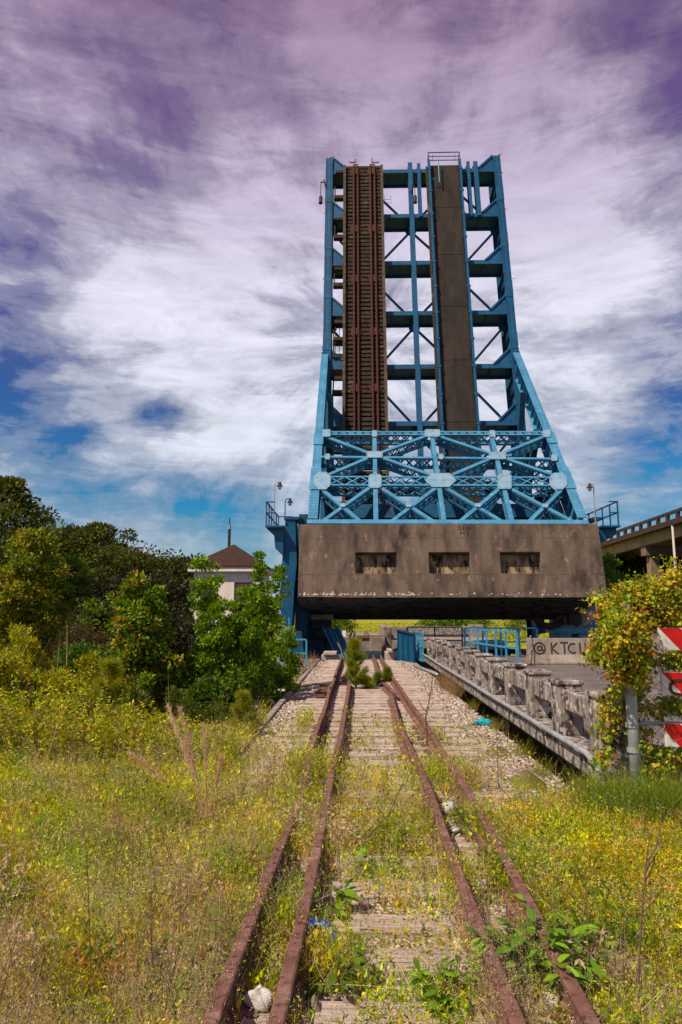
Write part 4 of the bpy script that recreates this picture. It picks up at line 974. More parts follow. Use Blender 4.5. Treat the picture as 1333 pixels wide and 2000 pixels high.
# ------------------------------------------------------------------ vegetation
def tree(name, label, cat, base, H, Rad, n, leaf, cols, w=None, shape='round', nl=34, clump=.5, t0=.25, trunk_r=.12, group=None, lean=0.0, ratio=.5, seed=0, tips=None, stems=1):
    global rng
    keep = rng; rng = np.random.default_rng(seed+100); rd = random.Random(seed)
    root = thing(name, base, label, cat, group); base = np.array(base, float)
    tm = MB(); limbs = []
    for st in range(stems):
        az = rd.uniform(0, 6.28); sp = 0 if stems == 1 else Rad*rd.uniform(.1, .75)
        top = base+np.array([lean+math.cos(az)*sp, math.sin(az)*sp, H*(1 if st == 0 else rd.uniform(.6, .95))])
        pts = []
        for k in range(7):
            t = k/6; wob = Rad*.10*math.sin(t*5+st*2+seed); pts.append(base+(top-base)*np.array([t**1.1 if stems == 1 else t**.8, t**1.1 if stems == 1 else t**.8, t])+np.array([wob*t, wob*.6*t, 0]))
        tm.tube(pts, [trunk_r*(1-.9*k/6)/(1 if stems == 1 else 1.6) for k in range(7)], 7)
        m_ = max(3, nl//stems)
        for i in range(m_):
            t = t0+(1-t0)*(i+.5)/m_
            if shape == 'round': pr = math.sqrt(max(.03, 1-((t-t0)/(1-t0)*1.75-.80)**2))
            elif shape == 'cone': pr = 1.05-(t-t0)/(1-t0)*.95
            elif shape == 'pine': pr = (.55+.45*math.sin(t*9+seed))*math.sqrt(max(.05, 1-((t-t0)/(1-t0)*1.5-.55)**2))
            else: pr = .85*(1-(t-t0)/(1-t0))**.6+.12
            a = i*2.399+rd.uniform(-.5, .5); ln = Rad*pr*rd.uniform(.65, 1.15)/(1 if stems == 1 else 1.7)
            q = t*6; k0 = min(5, int(q)); s0 = pts[k0]+(pts[k0+1]-pts[k0])*(q-k0)
            up = {'round': .35, 'cone': .05, 'pine': .25}.get(shape, 1.1)*ln
            e = s0+np.array([math.cos(a)*ln, math.sin(a)*ln, up]); limbs.append((s0, e))
            mid = (s0+e)/2+np.array([0, 0, ln*.08]); tm.tube([s0, mid, e], [trunk_r*.32*(1-t*.6), trunk_r*.2*(1-t*.6), trunk_r*.05], 5)
        limbs.append((pts[5], pts[6]))
    trunk = tm.build('trunk', BARK, root, smooth=True)
    per = max(1, n//len(limbs)); V = Veg(); PS = []; DS = []; T = []
    for s0, e in limbs:
        nc = rd.randint(3, 5); L_ = np.linalg.norm(e-s0)
        for c in range(nc):
            f = rd.uniform(.35, 1.08); cc = s0+(e-s0)*f+rng.normal(size=3)*L_*.12
            cr = clump*rd.uniform(.6, 1.2)
            k = per//nc; u = unit(rng.normal(size=(k, 3))); r_ = rng.uniform(.25, 1, size=(k, 1))**.6
            off = u*r_*cr*np.array([1, 1, .62]); PS.append(cc+off); DS.append(u+np.array([0, 0, .1 if shape != 'shoots' else .9])+rng.normal(size=(k, 3))*.5)
            T.append(np.full(k, rd.random()))
    P = np.concatenate(PS); D = np.concatenate(DS); T = np.concatenate(T); m = len(P)
    C = pal(cols, m, .16, w)*(.78+.5*T[:, None])
    if tips is not None:       # reddish young leaves on some shoots
        sel = (T > .62) & (rng.random(m) < .6); C[sel] = pal(tips, sel.sum(), .2)
    V.leaves(P, D, leaf*rng.uniform(.6, 1.25, m), ratio, C); V.build('crown', LEAF, root)
    rng = keep; return root

OL = [(.062, .078, .008), (.11, .12, .010), (.034, .046, .006)]
def at(px, Y, z=0.0):
    p = PY(px, 1200, Y); return (p[0], Y, float(z))
def topz(py, Y): return 1.6+(1200-py)/1333.33*Y*.99
GB = 'dark trees across the canal'
specs = [ # px, top py, Y, radius, n, leaf, colours, shape, name, label, base z
 (2, 922, 36, 2.7, 15000, .20, OL, 'pine', 'pine_tree', 'tallest dark pine, rising at the left edge of the photo'),
 (-60, 985, 33, 3.2, 9000, .20, OL, 'round', 'pine_tree', 'dark broad tree cut by the left edge below the tallest pine'),
 (62, 1022, 45, 2.6, 10000, .22, OL, 'pine', 'pine_tree', 'dark pine with flat top just right of the tallest pine'),
 (105, 1048, 50, 3.0, 8000, .24, OL, 'round', 'broadleaf_tree', 'low dark tree in the dip between two pines'),
 (140, 1026, 50, 2.7, 11000, .22, OL, 'pine', 'pine_tree', 'dark pine with rounded tufted top above the pale green tree'),
 (195, 1018, 50, 2.9, 11000, .22, OL, 'pine', 'pine_tree', 'dark pine with the see-through feathery top in the middle of the wood'),
 (228, 1068, 47, 2.6, 10000, .22, OL, 'round', 'pine_tree', 'dark bushy pine sloping down to the right of the feathery one'),
 (262, 1078, 46, 2.4, 9000, .22, OL, 'round', 'pine_tree', 'dark bushy pine above the left side of the red tipped tree'),
 (300, 1090, 50, 2.6, 9000, .22, OL, 'round', 'pine_tree', 'low dark pine directly above the red tipped tree'),
 (342, 1086, 52, 2.5, 9000, .22, [(.03, .05, .010), (.05, .07, .012)], 'round', 'broadleaf_tree', 'dark green rounded tree touching the bridge house on its left'),
 (375, 1100, 60, 2.5, 6000, .24, OL, 'round', 'broadleaf_tree', 'dark tree half hidden behind the bridge house'),
]
for i, (px, py, Y, rad, n, lf, cs, sh, nm, lab) in enumerate(specs):
    z0 = -1.2; tree(nm, lab, 'tree', at(px, Y, z0), topz(py, Y)-z0-.5, rad, n, lf*1.15, cs, None, sh, 36, .75, .12 if sh == 'round' else .35, .22, GB, seed=i+1, ratio=.55)
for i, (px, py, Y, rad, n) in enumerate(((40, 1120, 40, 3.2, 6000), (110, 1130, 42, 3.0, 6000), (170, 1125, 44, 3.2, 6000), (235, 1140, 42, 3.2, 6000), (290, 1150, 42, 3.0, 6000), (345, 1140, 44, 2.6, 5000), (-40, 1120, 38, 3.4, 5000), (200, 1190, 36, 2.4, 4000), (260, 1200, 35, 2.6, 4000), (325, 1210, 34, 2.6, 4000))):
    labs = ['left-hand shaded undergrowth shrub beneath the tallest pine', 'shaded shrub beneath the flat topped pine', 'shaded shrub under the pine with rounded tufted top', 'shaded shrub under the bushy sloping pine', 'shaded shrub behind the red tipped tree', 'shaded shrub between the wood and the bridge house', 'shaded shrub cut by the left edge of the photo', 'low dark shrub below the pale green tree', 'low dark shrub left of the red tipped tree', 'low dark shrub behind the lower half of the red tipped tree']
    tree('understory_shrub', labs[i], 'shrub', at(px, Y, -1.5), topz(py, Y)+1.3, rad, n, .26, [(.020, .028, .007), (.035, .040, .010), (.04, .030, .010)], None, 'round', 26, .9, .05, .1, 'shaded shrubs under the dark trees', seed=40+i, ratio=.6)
tree('pale_green_tree', 'slender pale green tree standing in front of the dark pines', 'tree', at(128, 38, -1.4), topz(1080, 38)+1.0, 1.3, 9000, .17, [(.13, .22, .015), (.18, .28, .02), (.08, .14, .01)], None, 'round', 34, .42, .3, .12, seed=60)
tree('pale_green_tree', 'smaller pale green sapling lower right of the slender pale tree', 'tree', at(196, 34, -1.4), topz(1170, 34)+1.0, 1.3, 5000, .15, [(.11, .18, .015), (.16, .23, .02)], None, 'round', 26, .4, .2, .1, seed=61)
for i, (px, py, Y, lab) in enumerate(((140, 1215, 27, 'brownish rounded bush in the shade left of the pine sapling'), (180, 1235, 25, 'brownish bush just above the pine sapling'))):
    tree('brown_bush', lab, 'shrub', at(px, Y, -1.2), topz(py, Y)+1.0, 1.2, 4500, .11, [(.07, .045, .012), (.05, .04, .012), (.10, .06, .016)], None, 'round', 24, .4, .1, .06, seed=70+i)

GR = [(.10, .19, .008), (.17, .29, .010), (.28, .42, .014), (.05, .11, .006)]
tree('maple_tree', 'young tree with red and orange shoot tips left of the bright green tree', 'tree', at(300, 14.2, -1.5), topz(1135, 14.2)+1.5, 1.0, 22000, .09, [(.11, .20, .010), (.17, .29, .012), (.27, .34, .014), (.06, .11, .008)], None, 'round', 60, .19, .12, .05, seed=81, ratio=.6, tips=[(.42, .13, .04), (.40, .24, .04), (.30, .30, .03)], stems=2)
tree('green_tree', 'bushy bright green tree with upright shoots between track and bridge house', 'tree', at(462, 15.0, -1.9), topz(1100, 15.0)+1.9, 1.15, 56000, .085, GR, None, 'shoots', 150, .15, .04, .05, seed=83, ratio=.45, stems=14)
tree('green_tree', 'low bright green branch of foliage reaching towards the track end', 'tree', at(535, 16.5, -1.9), topz(1235, 16.5)+1.9, .55, 9000, .08, GR, None, 'shoots', 30, .15, .2, .03, seed=87, ratio=.42, stems=3, lean=.35)
tree('green_tree', 'leafy top with blossom-like tufts at the right of the bushy green tree', 'tree', at(517, 17.0, -1.9), topz(1082, 17)+1.9, .62, 12000, .08, GR, None, 'shoots', 36, .15, .35, .04, seed=88, ratio=.42, stems=3)
YG = [(.26, .30, .018), (.34, .34, .020), (.18, .23, .015), (.42, .29, .02)]
tree('yellow_green_tree', 'yellow green tree with orange leaf tips at the left edge', 'tree', at(40, 17.5, -1.0), topz(1040, 17.5)+1.0, 1.75, 24000, .12, [(.15, .20, .010), (.11, .16, .010), (.26, .27, .014), (.07, .10, .008)], None, 'round', 60, .3, .1, .08, seed=90, ratio=.5, tips=[(.46, .22, .03), (.42, .36, .03), (.30, .32, .02)], stems=2)
bs = [(20, 1225, 12.0, .9, 'leafy yellow green bush at the far left edge'), (90, 1245, 12.2, .8, 'leafy yellow green bush second from the left edge'), (150, 1285, 11.6, .6, 'bright bush left of the pine sapling'), (-40, 1290, 9.6, .9, 'near yellow bush cut off by the left edge'), (60, 1320, 10.0, .75, 'yellowish bush in front of the left bushes'), (130, 1345, 9.9, .5, 'low yellowish bush below the one left of the pine sapling'),
      (285, 1330, 12.0, .5, 'low dark green bush right of the pine sapling'), (345, 1345, 12.2, .5, 'low green bush under the red tipped tree'), (410, 1372, 12.4, .38, 'low green bush under the bright green tree'), (470, 1385, 11.2, .3, 'small pale green bush by the stone edge of the track bed'),
      (395, 1290, 14.6, .7, 'dark leafy bush filling the gap between the red tipped and bright green trees'), (440, 1330, 13.6, .6, 'dark leafy bush at the foot of the bright green tree'), (350, 1310, 15.6, .8, 'dark leafy bush behind the foot of the red tipped tree'), (240, 1290, 15.0, .9, 'dark leafy bush behind the tall yellowish pine sapling'), (170, 1270, 16.0, .9, 'dark leafy bush behind the bushes at the left'), (405, 1345, 13.3, .45, 'dark leafy bush low in the gap between the red tipped and bright green trees')]
for i, (px, py, Y, rad, lab) in enumerate(bs):
    z0 = float(hgt(at(px, Y)[0], Y)); cs = YG if px < 160 else GR[::3] if Y > 13 else [(.06, .10, .012), (.10, .14, .015), (.14, .17, .02)]
    if Y > 13:
        tree('bush', lab, 'shrub', at(px, Y, z0), max(.5, topz(py, Y)-z0), rad, 12000, .10, [(.07, .13, .008), (.10, .18, .010), (.04, .08, .006)], None, 'round', 40, .28, .02, .03, 'bushes along the left bank', seed=100+i, ratio=.45); continue
    tree('bush', lab, 'shrub', at(px, Y, z0), max(.5, topz(py, Y)-z0), rad, 10000 if px < 200 else 6500, .07, cs, None, 'shoots', 40, .16, .05, .02, 'bushes along the left bank', seed=100+i, ratio=.4, stems=5)
tree('far_bush', 'rounded green bush on the far bank below the right half of the counterweight', 'shrub', at(885, 62, -.6), 2.0, 2.0, 5000, .22, [(.10, .20, .012), (.16, .26, .015)], None, 'round', 30, .5, .05, .1, seed=120)
tree('far_bush', 'green bush on the far bank left of the far pier', 'shrub', at(645, 56, -1.2), 2.6, 1.3, 5000, .18, [(.12, .24, .014), (.18, .30, .018)], None, 'round', 30, .4, .05, .1, seed=121)
tree('green_sapling', 'small bright green tree between the counterweight and the highway', 'tree', at(1189, 42, -1), topz(1090, 42)+1, 1.0, 4500, .16, [(.06, .15, .015), (.09, .2, .02)], None, 'round', 30, .35, .2, .1, seed=122)
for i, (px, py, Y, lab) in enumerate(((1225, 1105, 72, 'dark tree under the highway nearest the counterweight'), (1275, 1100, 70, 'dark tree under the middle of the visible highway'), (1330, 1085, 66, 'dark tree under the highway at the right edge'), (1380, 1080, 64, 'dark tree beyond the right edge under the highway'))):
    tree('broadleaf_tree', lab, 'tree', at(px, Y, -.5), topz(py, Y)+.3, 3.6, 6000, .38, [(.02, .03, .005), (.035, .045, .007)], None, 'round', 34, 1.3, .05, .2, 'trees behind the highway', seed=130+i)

# --- small pines
def pine(name, label, base, H, Rad, tiers, cols, seed, nl=.10, nn=55):
    global rng
    keep = rng; rng = np.random.default_rng(seed); rd = random.Random(seed); base = np.array(base, float)
    root = thing(name, base, label, 'tree'); m = MB(); m.tube([base, base+[.02*H, 0, H*.5], base+[0, 0, H]], [.022*H, .014*H, .004*H], 6); V = Veg(); tips = []
    for i in range(tiers):
        t = .08+.88*i/(tiers-1); ln = Rad*(1-t)**.7+.05*H*.4
        for k in range(rd.randint(4, 6)):
            a = rd.uniform(0, 6.28); s0 = base+[0, 0, H*t]; e = s0+np.array([math.cos(a)*ln, math.sin(a)*ln, ln*rd.uniform(.6, 1.1)]); mid = (s0+e)/2-[0, 0, ln*.10]
            m.tube([s0, mid, e], [.006*H, .005*H, .003*H], 4)
            for f in np.linspace(.3, 1, 5): tips.append((s0+(e-s0)*f, e-s0))
    for f in np.linspace(.2, 1.0, 9): tips.append((base+[0, 0, H*f], np.array([0, 0, 1.])))
    m.build('trunk', BARK, root)
    for p, d in tips:
        d = nrm(d); P = p+rng.normal(size=(nn, 3))*.012; D = d*.9+rng.normal(size=(nn, 3))*.55; V.blades(P, D, rng.uniform(.6, 1.1, nn)*nl, .0035 if nl < .12 else .006, pal(cols, nn), .12, 2)
    V.build('crown', LEAF, root); rng = keep
pc = [(.30, .30, .015), (.38, .35, .02), (.18, .21, .015)]
pine('pine_sapling', 'tall yellowish pine sapling in the left field in front of the dark wood', at(218, 10.2, float(hgt(at(218, 10.2)[0], 10.2))), 1.25, .34, 8, pc, 5, .14, 60)
pine('pine_sapling', 'young pine growing between the rails near the bridge', (-.04, 17.0, -.22), 1.15, .30, 8, [(.26, .30, .015), (.34, .36, .02), (.16, .20, .012)], 6, .16, 55)
pine('pine_sapling', 'small low pine beside the right of the young pine between the rails', (.20, 16.9, -.22), .28, .17, 5, [(.20, .26, .015), (.28, .32, .02)], 7, .13, 45)
pine('pine_sapling', 'small pine tuft between the two right rails', (.80, 18.6, -.2), .34, .08, 5, [(.18, .20, .02), (.22, .24, .025)], 8, .14, 40)
pine('pine_sapling', 'tiny pine tuft at the inner side of the right guard rail', (.52, 18.0, -.2), .26, .08, 4, [(.16, .19, .02)], 9, .12, 40)
pine('pine_sapling', 'yellow pine sapling by the stone edge of the track bed', (-1.75, 10.6, -.3), .68, .14, 6, pc, 10, .12, 55)

# --- ground cover
def inside(P, boxes):
    m = np.zeros(len(P), bool)
    for (x0, x1, y0, y1) in boxes: m |= (P[:, 0] > x0) & (P[:, 0] < x1) & (P[:, 1] > y0) & (P[:, 1] < y1)
    return m
from math import sin
def fnoise(x, y, s=1.0, o=0.0):
    return (np.sin(x*1.9*s+o)*np.cos(y*1.3*s+o*2)+np.sin(x*3.7*s+y*2.9*s+o*3)*.6+np.sin(x*7.3*s-y*6.1*s+o)*.35)/1.95*.5+.5
def scatter(n, y0=2.2, y1=14.0, pw=1.25):
    """positions inside the view wedge, denser near the camera"""
    u = rng.random(n*3); a = 1-pw; Y = (y0**(a)+(y1**a-y0**a)*u)**(1/a) if abs(a) > 1e-3 else y0*(y1/y0)**u
    X = Y*rng.uniform(-.56, .54, len(Y)); X = X-.0
    keep = (X > -1e9); P = np.stack([X[keep], Y[keep], np.zeros(keep.sum())], 1)[:n*3]; return P
def density(P, kind):
    x, y = P[:, 0], P[:, 1]; nz = fnoise(x, y, 1.1, 1.0); nz2 = fnoise(x, y, 2.3, 4.0)
    left = x < -.75; mid = (x >= -.75) & (x < 1.15); right = x >= 1.15
    bed = (x > -1.55) & (x < 2.3)
    d = np.zeros(len(x))
    if kind == 'green':
        d[left] = 1.15; d[left & (y < 4.3) & (x > -2.0)] = .40; d[left & (x > -1.55) & (y > 5.4)] = .35
        d[mid] = .17; d[mid & (y > 5.4) & (y < 6.3)] = .40; d[right] = 1.0; d[right & (y < 4.0)] = .16
        d[mid & (y < 4.6)] = .28
        far = bed & (y > 7.0); d[far] = .07; d[(x > -1.55) & (x < -.8) & (y > 7)] = .12; d[(x > 1.15) & (x < 2.25) & (y > 6.3)] = .03
        d[(x > -.2) & (x < .62) & (y < 4.6)] = .09
    if kind == 'dry':
        d[left] = .52; d[mid] = .5; d[mid & (y < 6.6) & (y > 4.3)] = .30; d[mid & (y < 4.3)] = .16; d[left & (y > 8)] = 1.3; d[right] = .16; d[(x > .35) & (x < .75) & (y < 4.5)] = .9; d[bed & (y > 7.2)] = .05; d[right & (y < 4.2)] = .35; d[(x > -1.5) & (x < -.6) & (y < 9)] = .6
        d = d*np.clip(2.4*nz2-.55, .03, 1.4); d[(x > -.22) & (x < .60) & (y < 4.5)] *= .12
        return np.clip(d, 0, 1)
    if kind == 'yellow':
        d[right & (y > 4.0+.15*np.sin(x*3)) & (x > 1.25+.0)] = 1.0; d[right & (y > 6.3)] = .45; d[right & (y > 6.9) & (x < 2.4)] = 0; d = d*np.clip(.25+1.3*nz2, 0, 1); d[mid & (y > 5.4) & (y < 6.8)] = .25; d[left] = .10; d[right & (y < 4.0)] = .05
        return d
    nl = fnoise(x, y, .75, 2.7); ns = fnoise(x, y, 4.3, 1.7); return np.clip(d*np.clip(2.3*(.36*nz+.30*nl+.34*ns)-.42, .02, 1.2), 0, 1)
OVER = [(545, 1600, .18, .45, 2600), (470, 1790, .10, .16, 700), (700, 1520, .35, .25, 500), (870, 1510, .22, .3, 900), (1010, 1700, .10, .18, 700), (600, 1500, .15, .5, 900), (940, 1610, .06, .2, 500), (560, 1780, .05, .10, 260), (905, 1720, .06, .12, 300), (800, 1600, .25, .3, 250), (640, 1860, .10, .12, 400), (1230, 1560, .4, .2, 1500), (710, 1445, .10, .12, 60), (790, 1440, .09, .12, 50), (600, 1400, .08, .8, 250), (745, 1380, .10, .3, 40), (680, 1395, .06, .15, 60), (860, 1440, .05, .2, 60)]
def place(n, kind, **kw):
    P = scatter(n*2, **kw); k = rng.random(len(P)) < density(P, kind); P = P[k]
    bad = inside(P, [(2.35, 30, 7.7, 40)]); bad |= (P[:, 0] > -1.5) & (P[:, 1] > 27); bad |= (P[:, 0] < -1.6) & (P[:, 1] > 13.5)
    bad |= (P[:, 0] > 2.3) & (P[:, 1] > 7.6)
    bad |= inside(P, [(-.28, -.02, 3.2, 3.75)]); bad |= inside(P, [(-.52, -.38, 2.9, 3.4), (-.58, -.4, 4.1, 4.5), (.70, .92, 4.0, 4.6), (.72, .98, 5.2, 6.6), (.70, .9, 2.8, 3.2)])
    rr = rng.random(len(P)) < (.1 if kind == 'dry' else .6)
    for xr in (-.58, .96): bad |= (np.abs(P[:, 0]-xr) < .05) & rr
    for xr in (-.31, .65): bad |= (np.abs(P[:, 0]-xr) < .045) & rr
    if kind != 'yellow':     # thick growth lying over the rails here and there
        E_ = []
        for (px, py, rx, ry, q) in OVER:
            c = PZ(px, py, -.1); k_ = int(q*len(P)/60000*(.22 if kind == 'green' else .30)); E_.append(np.stack([c[0]+rng.normal(size=k_)*rx, c[1]+rng.normal(size=k_)*ry, np.zeros(k_)], 1))
        E_ = np.concatenate(E_); P = np.concatenate([E_, P]); bad = np.concatenate([np.zeros(len(E_), bool), bad])
    lift = np.zeros(len(P)); lift[:len(E_) if kind != 'yellow' else 0] = .10 if kind == 'green' else .06
    P, lift = P[~bad][:n], lift[~bad][:n]; P[:, 2] = hgt(P[:, 0], P[:, 1])+lift*rng.random(len(P)); return P
GW = [(.26, .35, .005), (.39, .45, .006), (.54, .49, .008), (.13, .20, .005), (.52, .36, .010), (.38, .17, .02)]
GWw = [3, 4, 3, 2, 1.6, .7]

def patchcol(C, P):
    # stands of different species: darker green, golden and russet patches
    a = fnoise(P[:, 0], P[:, 1], 1.6, 3.3)[:, None]; b = fnoise(P[:, 0], P[:, 1], 3.1, .7)[:, None]
    C = C*(.66+.95*a); C = np.where(b > .70, C*np.array([1.12, .84, .9]), C); C = np.where(b < .34, C*np.array([.72, .95, .9]), C); return np.clip(C, .002, .9)
def build_cover():
    # low leafy carpet
    V = Veg(); P = place(190000, 'green', y1=15, pw=1.5); n = len(P); s = np.clip(.55+P[:, 1]*.085, .6, 1.7)
    hh = rng.random(n)**1.6*.16*s; P[:, 2] += hh; D = rng.normal(size=(n, 3))*.7; D[:, 2] = np.abs(D[:, 2])+.35
    V.leaves(P, D, rng.uniform(.018, .044, n)*s, rng.uniform(.25, .6, n), patchcol(pal(GW, n, .25, GWw), P))
    P = place(110000, 'green', y1=15, pw=1.5); n = len(P); s = np.clip(.6+P[:, 1]*.07, .6, 1.6); D = rng.normal(size=(n, 3))*.42; D[:, 2] = 1
    V.blades(P, D, rng.uniform(.06, .27, n)*s, .0045*s, patchcol(pal(GW, n, .22, GWw), P), .3, 2)
    tag(V.build('low_weeds', LEAF), 'low green and yellow weeds covering the ground on both sides of the track', 'weeds', kind='stuff')
    # upright weeds with leaves along the stem and pale flower heads
    V = Veg(); F = Veg(); P = place(10000, 'green', y1=13, pw=1.8); n = len(P); s = np.clip(.6+P[:, 1]*.06, .7, 1.4)
    D = rng.normal(size=(n, 3))*.22; D[:, 2] = 1; D = unit(D); H = rng.uniform(.12, .34, n)*s
    V.blades(P, D, H, .003*s, pal([(.16, .17, .02), (.22, .16, .03)], n), .12, 2, .5)
    for k in range(9):
        f = rng.uniform(.15, .95, n); Q = P+D*(H*f)[:, None]; d = rng.normal(size=(n, 3)); d[:, 2] = np.abs(d[:, 2])*.6+.1
        V.leaves(Q, d, rng.uniform(.022, .056, n)*s*(1.2-f*.6), .30, patchcol(pal(GW[:4], n, .2), P))
    sel = rng.random(n) < np.where(fnoise(P[:, 0], P[:, 1], 1.3, 5.5) > .55, .42, .03); T = (P+D*H[:, None])[sel]; ns = len(T)
    for k in range(6):
        Q = T+rng.normal(size=(ns, 3))*np.array([.022, .022, .012]); F.leaves(Q-np.array([0, 0, .003]), np.tile([0, 0, 1.], (ns, 1))+rng.normal(size=(ns, 3))*.9, .009*s[sel], .95, pal([(.78, .72, .42), (.80, .66, .20), (.75, .74, .62)], ns, .08))
    tag(V.build('flowering_weeds', LEAF), 'upright leafy weeds scattered between the rails and over the field', 'weeds', kind='stuff')
    tag(F.build('weed_flowers', LEAF), 'tiny pale flower heads on the upright weeds', 'flowers', kind='stuff')
    # tall weeds where the field meets the bank
    V = Veg(); n = 5200; Y = rng.uniform(8.2, 13.2, n); X = -1.9-rng.random(n)**1.1*(Y*.56-1.6); P = np.stack([X, Y, hgt(X, Y)], 1); D = rng.normal(size=(n, 3))*.25; D[:, 2] = 1; D = unit(D)
    H = rng.uniform(.25, .75, n)*np.clip(.45+(-X-1.9)*.35, .45, 1.1)*np.where(rng.random(n) < .2, 1.3, 1)
    hue = rng.random(n) < .3; cst = pal([(.16, .19, .012), (.26, .27, .015)], n); cst[hue] = pal([(.52, .36, .25)], hue.sum()); V.blades(P, D, H, .007, cst, .15, 2, .5)
    for k in range(22):
        f = rng.uniform(.15, 1.05, n); Q = P+D*(H*f)[:, None]; d = rng.normal(size=(n, 3)); d[:, 2] = np.abs(d[:, 2])*.7
        cl = pal(GW[:5], n, .2); cl[hue] = pal([(.50, .34, .25), (.60, .42, .30)], hue.sum()); V.leaves(Q, d, rng.uniform(.03, .075, n)*np.where(hue, .5, 1), np.where(hue, .2, .4), cl)
    tag(V.build('tall_weeds', LEAF), 'tall tangled yellow green weeds along the top of the left bank', 'weeds', kind='stuff')
    # yellow carpet at the right
    V = Veg(); P = place(62000, 'yellow', y0=2.6, y1=7.9, pw=1.1); n = len(P)
    P[:, 2] += rng.random(n)*.17*(.5+fnoise(P[:, 0], P[:, 1], 2)); s = np.clip(.6+P[:, 1]*.1, .7, 1.5)
    V.leaves(P, rng.normal(size=(n, 3))+np.array([0, 0, .5]), rng.uniform(.008, .017, n)*s, .9, pal([(.70, .48, .008), (.58, .34, .008), (.78, .60, .03), (.45, .20, .012), (.34, .34, .015)], n, .15, [3, 2, 2, 1.5, 1.5]))
    tag(V.build('yellow_wildflowers', LEAF), 'carpet of small yellow and orange wildflowers right of the track', 'flowers', kind='stuff')
    # dry feathery grass
    V = Veg(); P = place(3300, 'dry', y1=13.5, pw=1.55)
    per = 7; P = np.repeat(P, per, 0)+rng.normal(size=(len(P)*per, 3))*np.array([.035, .035, 0]); n = len(P); s = np.clip(.6+P[:, 1]*.05, .7, 1.3)
    D = rng.normal(size=(n, 3))*.28; D[:, 2] = 1; D = unit(D); H = rng.uniform(.14, .42, n)*s; cs = [(.58, .41, .27), (.66, .49, .32), (.45, .30, .20), (.68, .54, .33)]
    V.blades(P, D, H, .0018*s, pal(cs, n), .18, 2, .4)
    for k in range(13):
        f = rng.uniform(.45, 1.05, n); Q = P+D*(H*f)[:, None]+rng.normal(size=(n, 3))*.018*(1.2-f*.6)[:, None]*s[:, None]; d = rng.normal(size=(n, 3)); d[:, 2] += .8
        V.leaves(Q, d, rng.uniform(.008, .018, n)*s, .18, pal(cs, n))
    tag(V.build('dry_grass', DRY), 'fine pinkish dry grass in feathery patches over the field and track', 'grass', kind='stuff')
    # straw litter lying flat
    V = Veg(); P = place(9000, 'dry', y1=9, pw=1.7); n = len(P); Q = scatter(6000, y0=2.4, y1=4.2, pw=1.2); Q = Q[(Q[:, 0] > 1.05)][:5000]; Q[:, 2] = hgt(Q[:, 0], Q[:, 1]); P = np.concatenate([P, Q]); n = len(P)
    P[:, 2] += .012+rng.random(n)*.03; P[(np.abs(P[:, 0]-.2) < .4) & (P[:, 1] < 4.6), 1] += 2.2; D = rng.normal(size=(n, 3)); D[:, 2] *= .10
    V.blades(P, D, rng.uniform(.05, .26, n), .0035, pal([(.58, .44, .30), (.44, .31, .22), (.68, .55, .40), (.28, .19, .14)], n), .15, 2, .5)
    tag(V.build('straw_litter', DRY), 'dead straw and twigs lying on the gravel', 'straw', kind='stuff')
    # distinct tussocks standing out of the low growth
    V = Veg(); Pc = place(260, 'green', y0=2.9, y1=11, pw=1.5); Pc = Pc[(np.abs(Pc[:, 0]-.2) > .5) | (Pc[:, 1] > 4.6)][:170]
    for c in Pc:
        k_ = rng.integers(50, 110); rr = rng.uniform(.05, .13)*(1+c[1]*.06); th = rng.uniform(0, 6.28, k_); q = rng.random(k_)**.6
        P = c+np.stack([np.cos(th)*q*rr, np.sin(th)*q*rr, np.zeros(k_)], 1); D = np.stack([np.cos(th)*q*.7, np.sin(th)*q*.7, np.full(k_, 1.0)], 1)+rng.normal(size=(k_, 3))*.15
        kind = rng.random(); cs = [(.14, .24, .008), (.20, .32, .010), (.09, .16, .006)] if kind < .45 else [(.30, .34, .010), (.40, .40, .014)] if kind < .7 else [(.60, .42, .30), (.50, .34, .24)] if kind < .88 else [(.40, .20, .03), (.45, .30, .03)]
        h = rng.uniform(.10, .30)*(1+c[1]*.04)
        if rng.random() < .55: V.blades(P, D, h*rng.uniform(.5, 1.1, k_), .006, pal(cs, k_), .45, 3, .15)
        else:
            V.blades(P, D, h*rng.uniform(.5, 1, k_), .003, pal(cs, k_), .2, 2, .5); tp = V.tips
            for f in (.35, .6, .85, 1.0): V.leaves(P+(tp-P)*f, D*.4+rng.normal(size=(k_, 3))*.7, rng.uniform(.025, .055, k_), .38, pal(cs, k_, .15))
    tag(V.build('weed_tussocks', LEAF), 'denser tussocks of green, straw and russet weeds across the field', 'weeds', kind='stuff')
    # long pale stems arching over the rails
    V = Veg()
    for (px, py, k_, sp) in ((930, 1935, 60, .16), (800, 1850, 30, .2), (520, 1850, 30, .15), (640, 1650, 40, .2), (720, 1560, 50, .35), (1230, 1900, 60, .3), (420, 1690, 30, .2), (300, 1760, 30, .3), (110, 1650, 40, .4)):
        c = PZ(px, py, -.15); P = np.stack([c[0]+rng.normal(size=k_)*sp, c[1]+rng.normal(size=k_)*sp, np.full(k_, -.2)], 1); D = rng.normal(size=(k_, 3)); D[:, 2] = rng.uniform(.3, 1.4, k_)
        V.blades(P, D, rng.uniform(.18, .50, k_), .0028, pal([(.66, .50, .36), (.52, .36, .26), (.34, .22, .16)], k_), .75, 5, .4)
    tag(V.build('arching_stalks', DRY), 'long pale dead stalks arching across the rails in the foreground', 'stalks', kind='stuff')
    # bare dark twiggy stems
    V = Veg(); P = place(420, 'dry', y0=2.8, y1=12, pw=1.5); n = len(P); D = rng.normal(size=(n, 3))*.15; D[:, 2] = 1; D = unit(D); H = rng.uniform(.25, .75, n)
    V.blades(P, D, H, .005, pal([(.13, .07, .055), (.20, .12, .10)], n), .10, 3, .3)
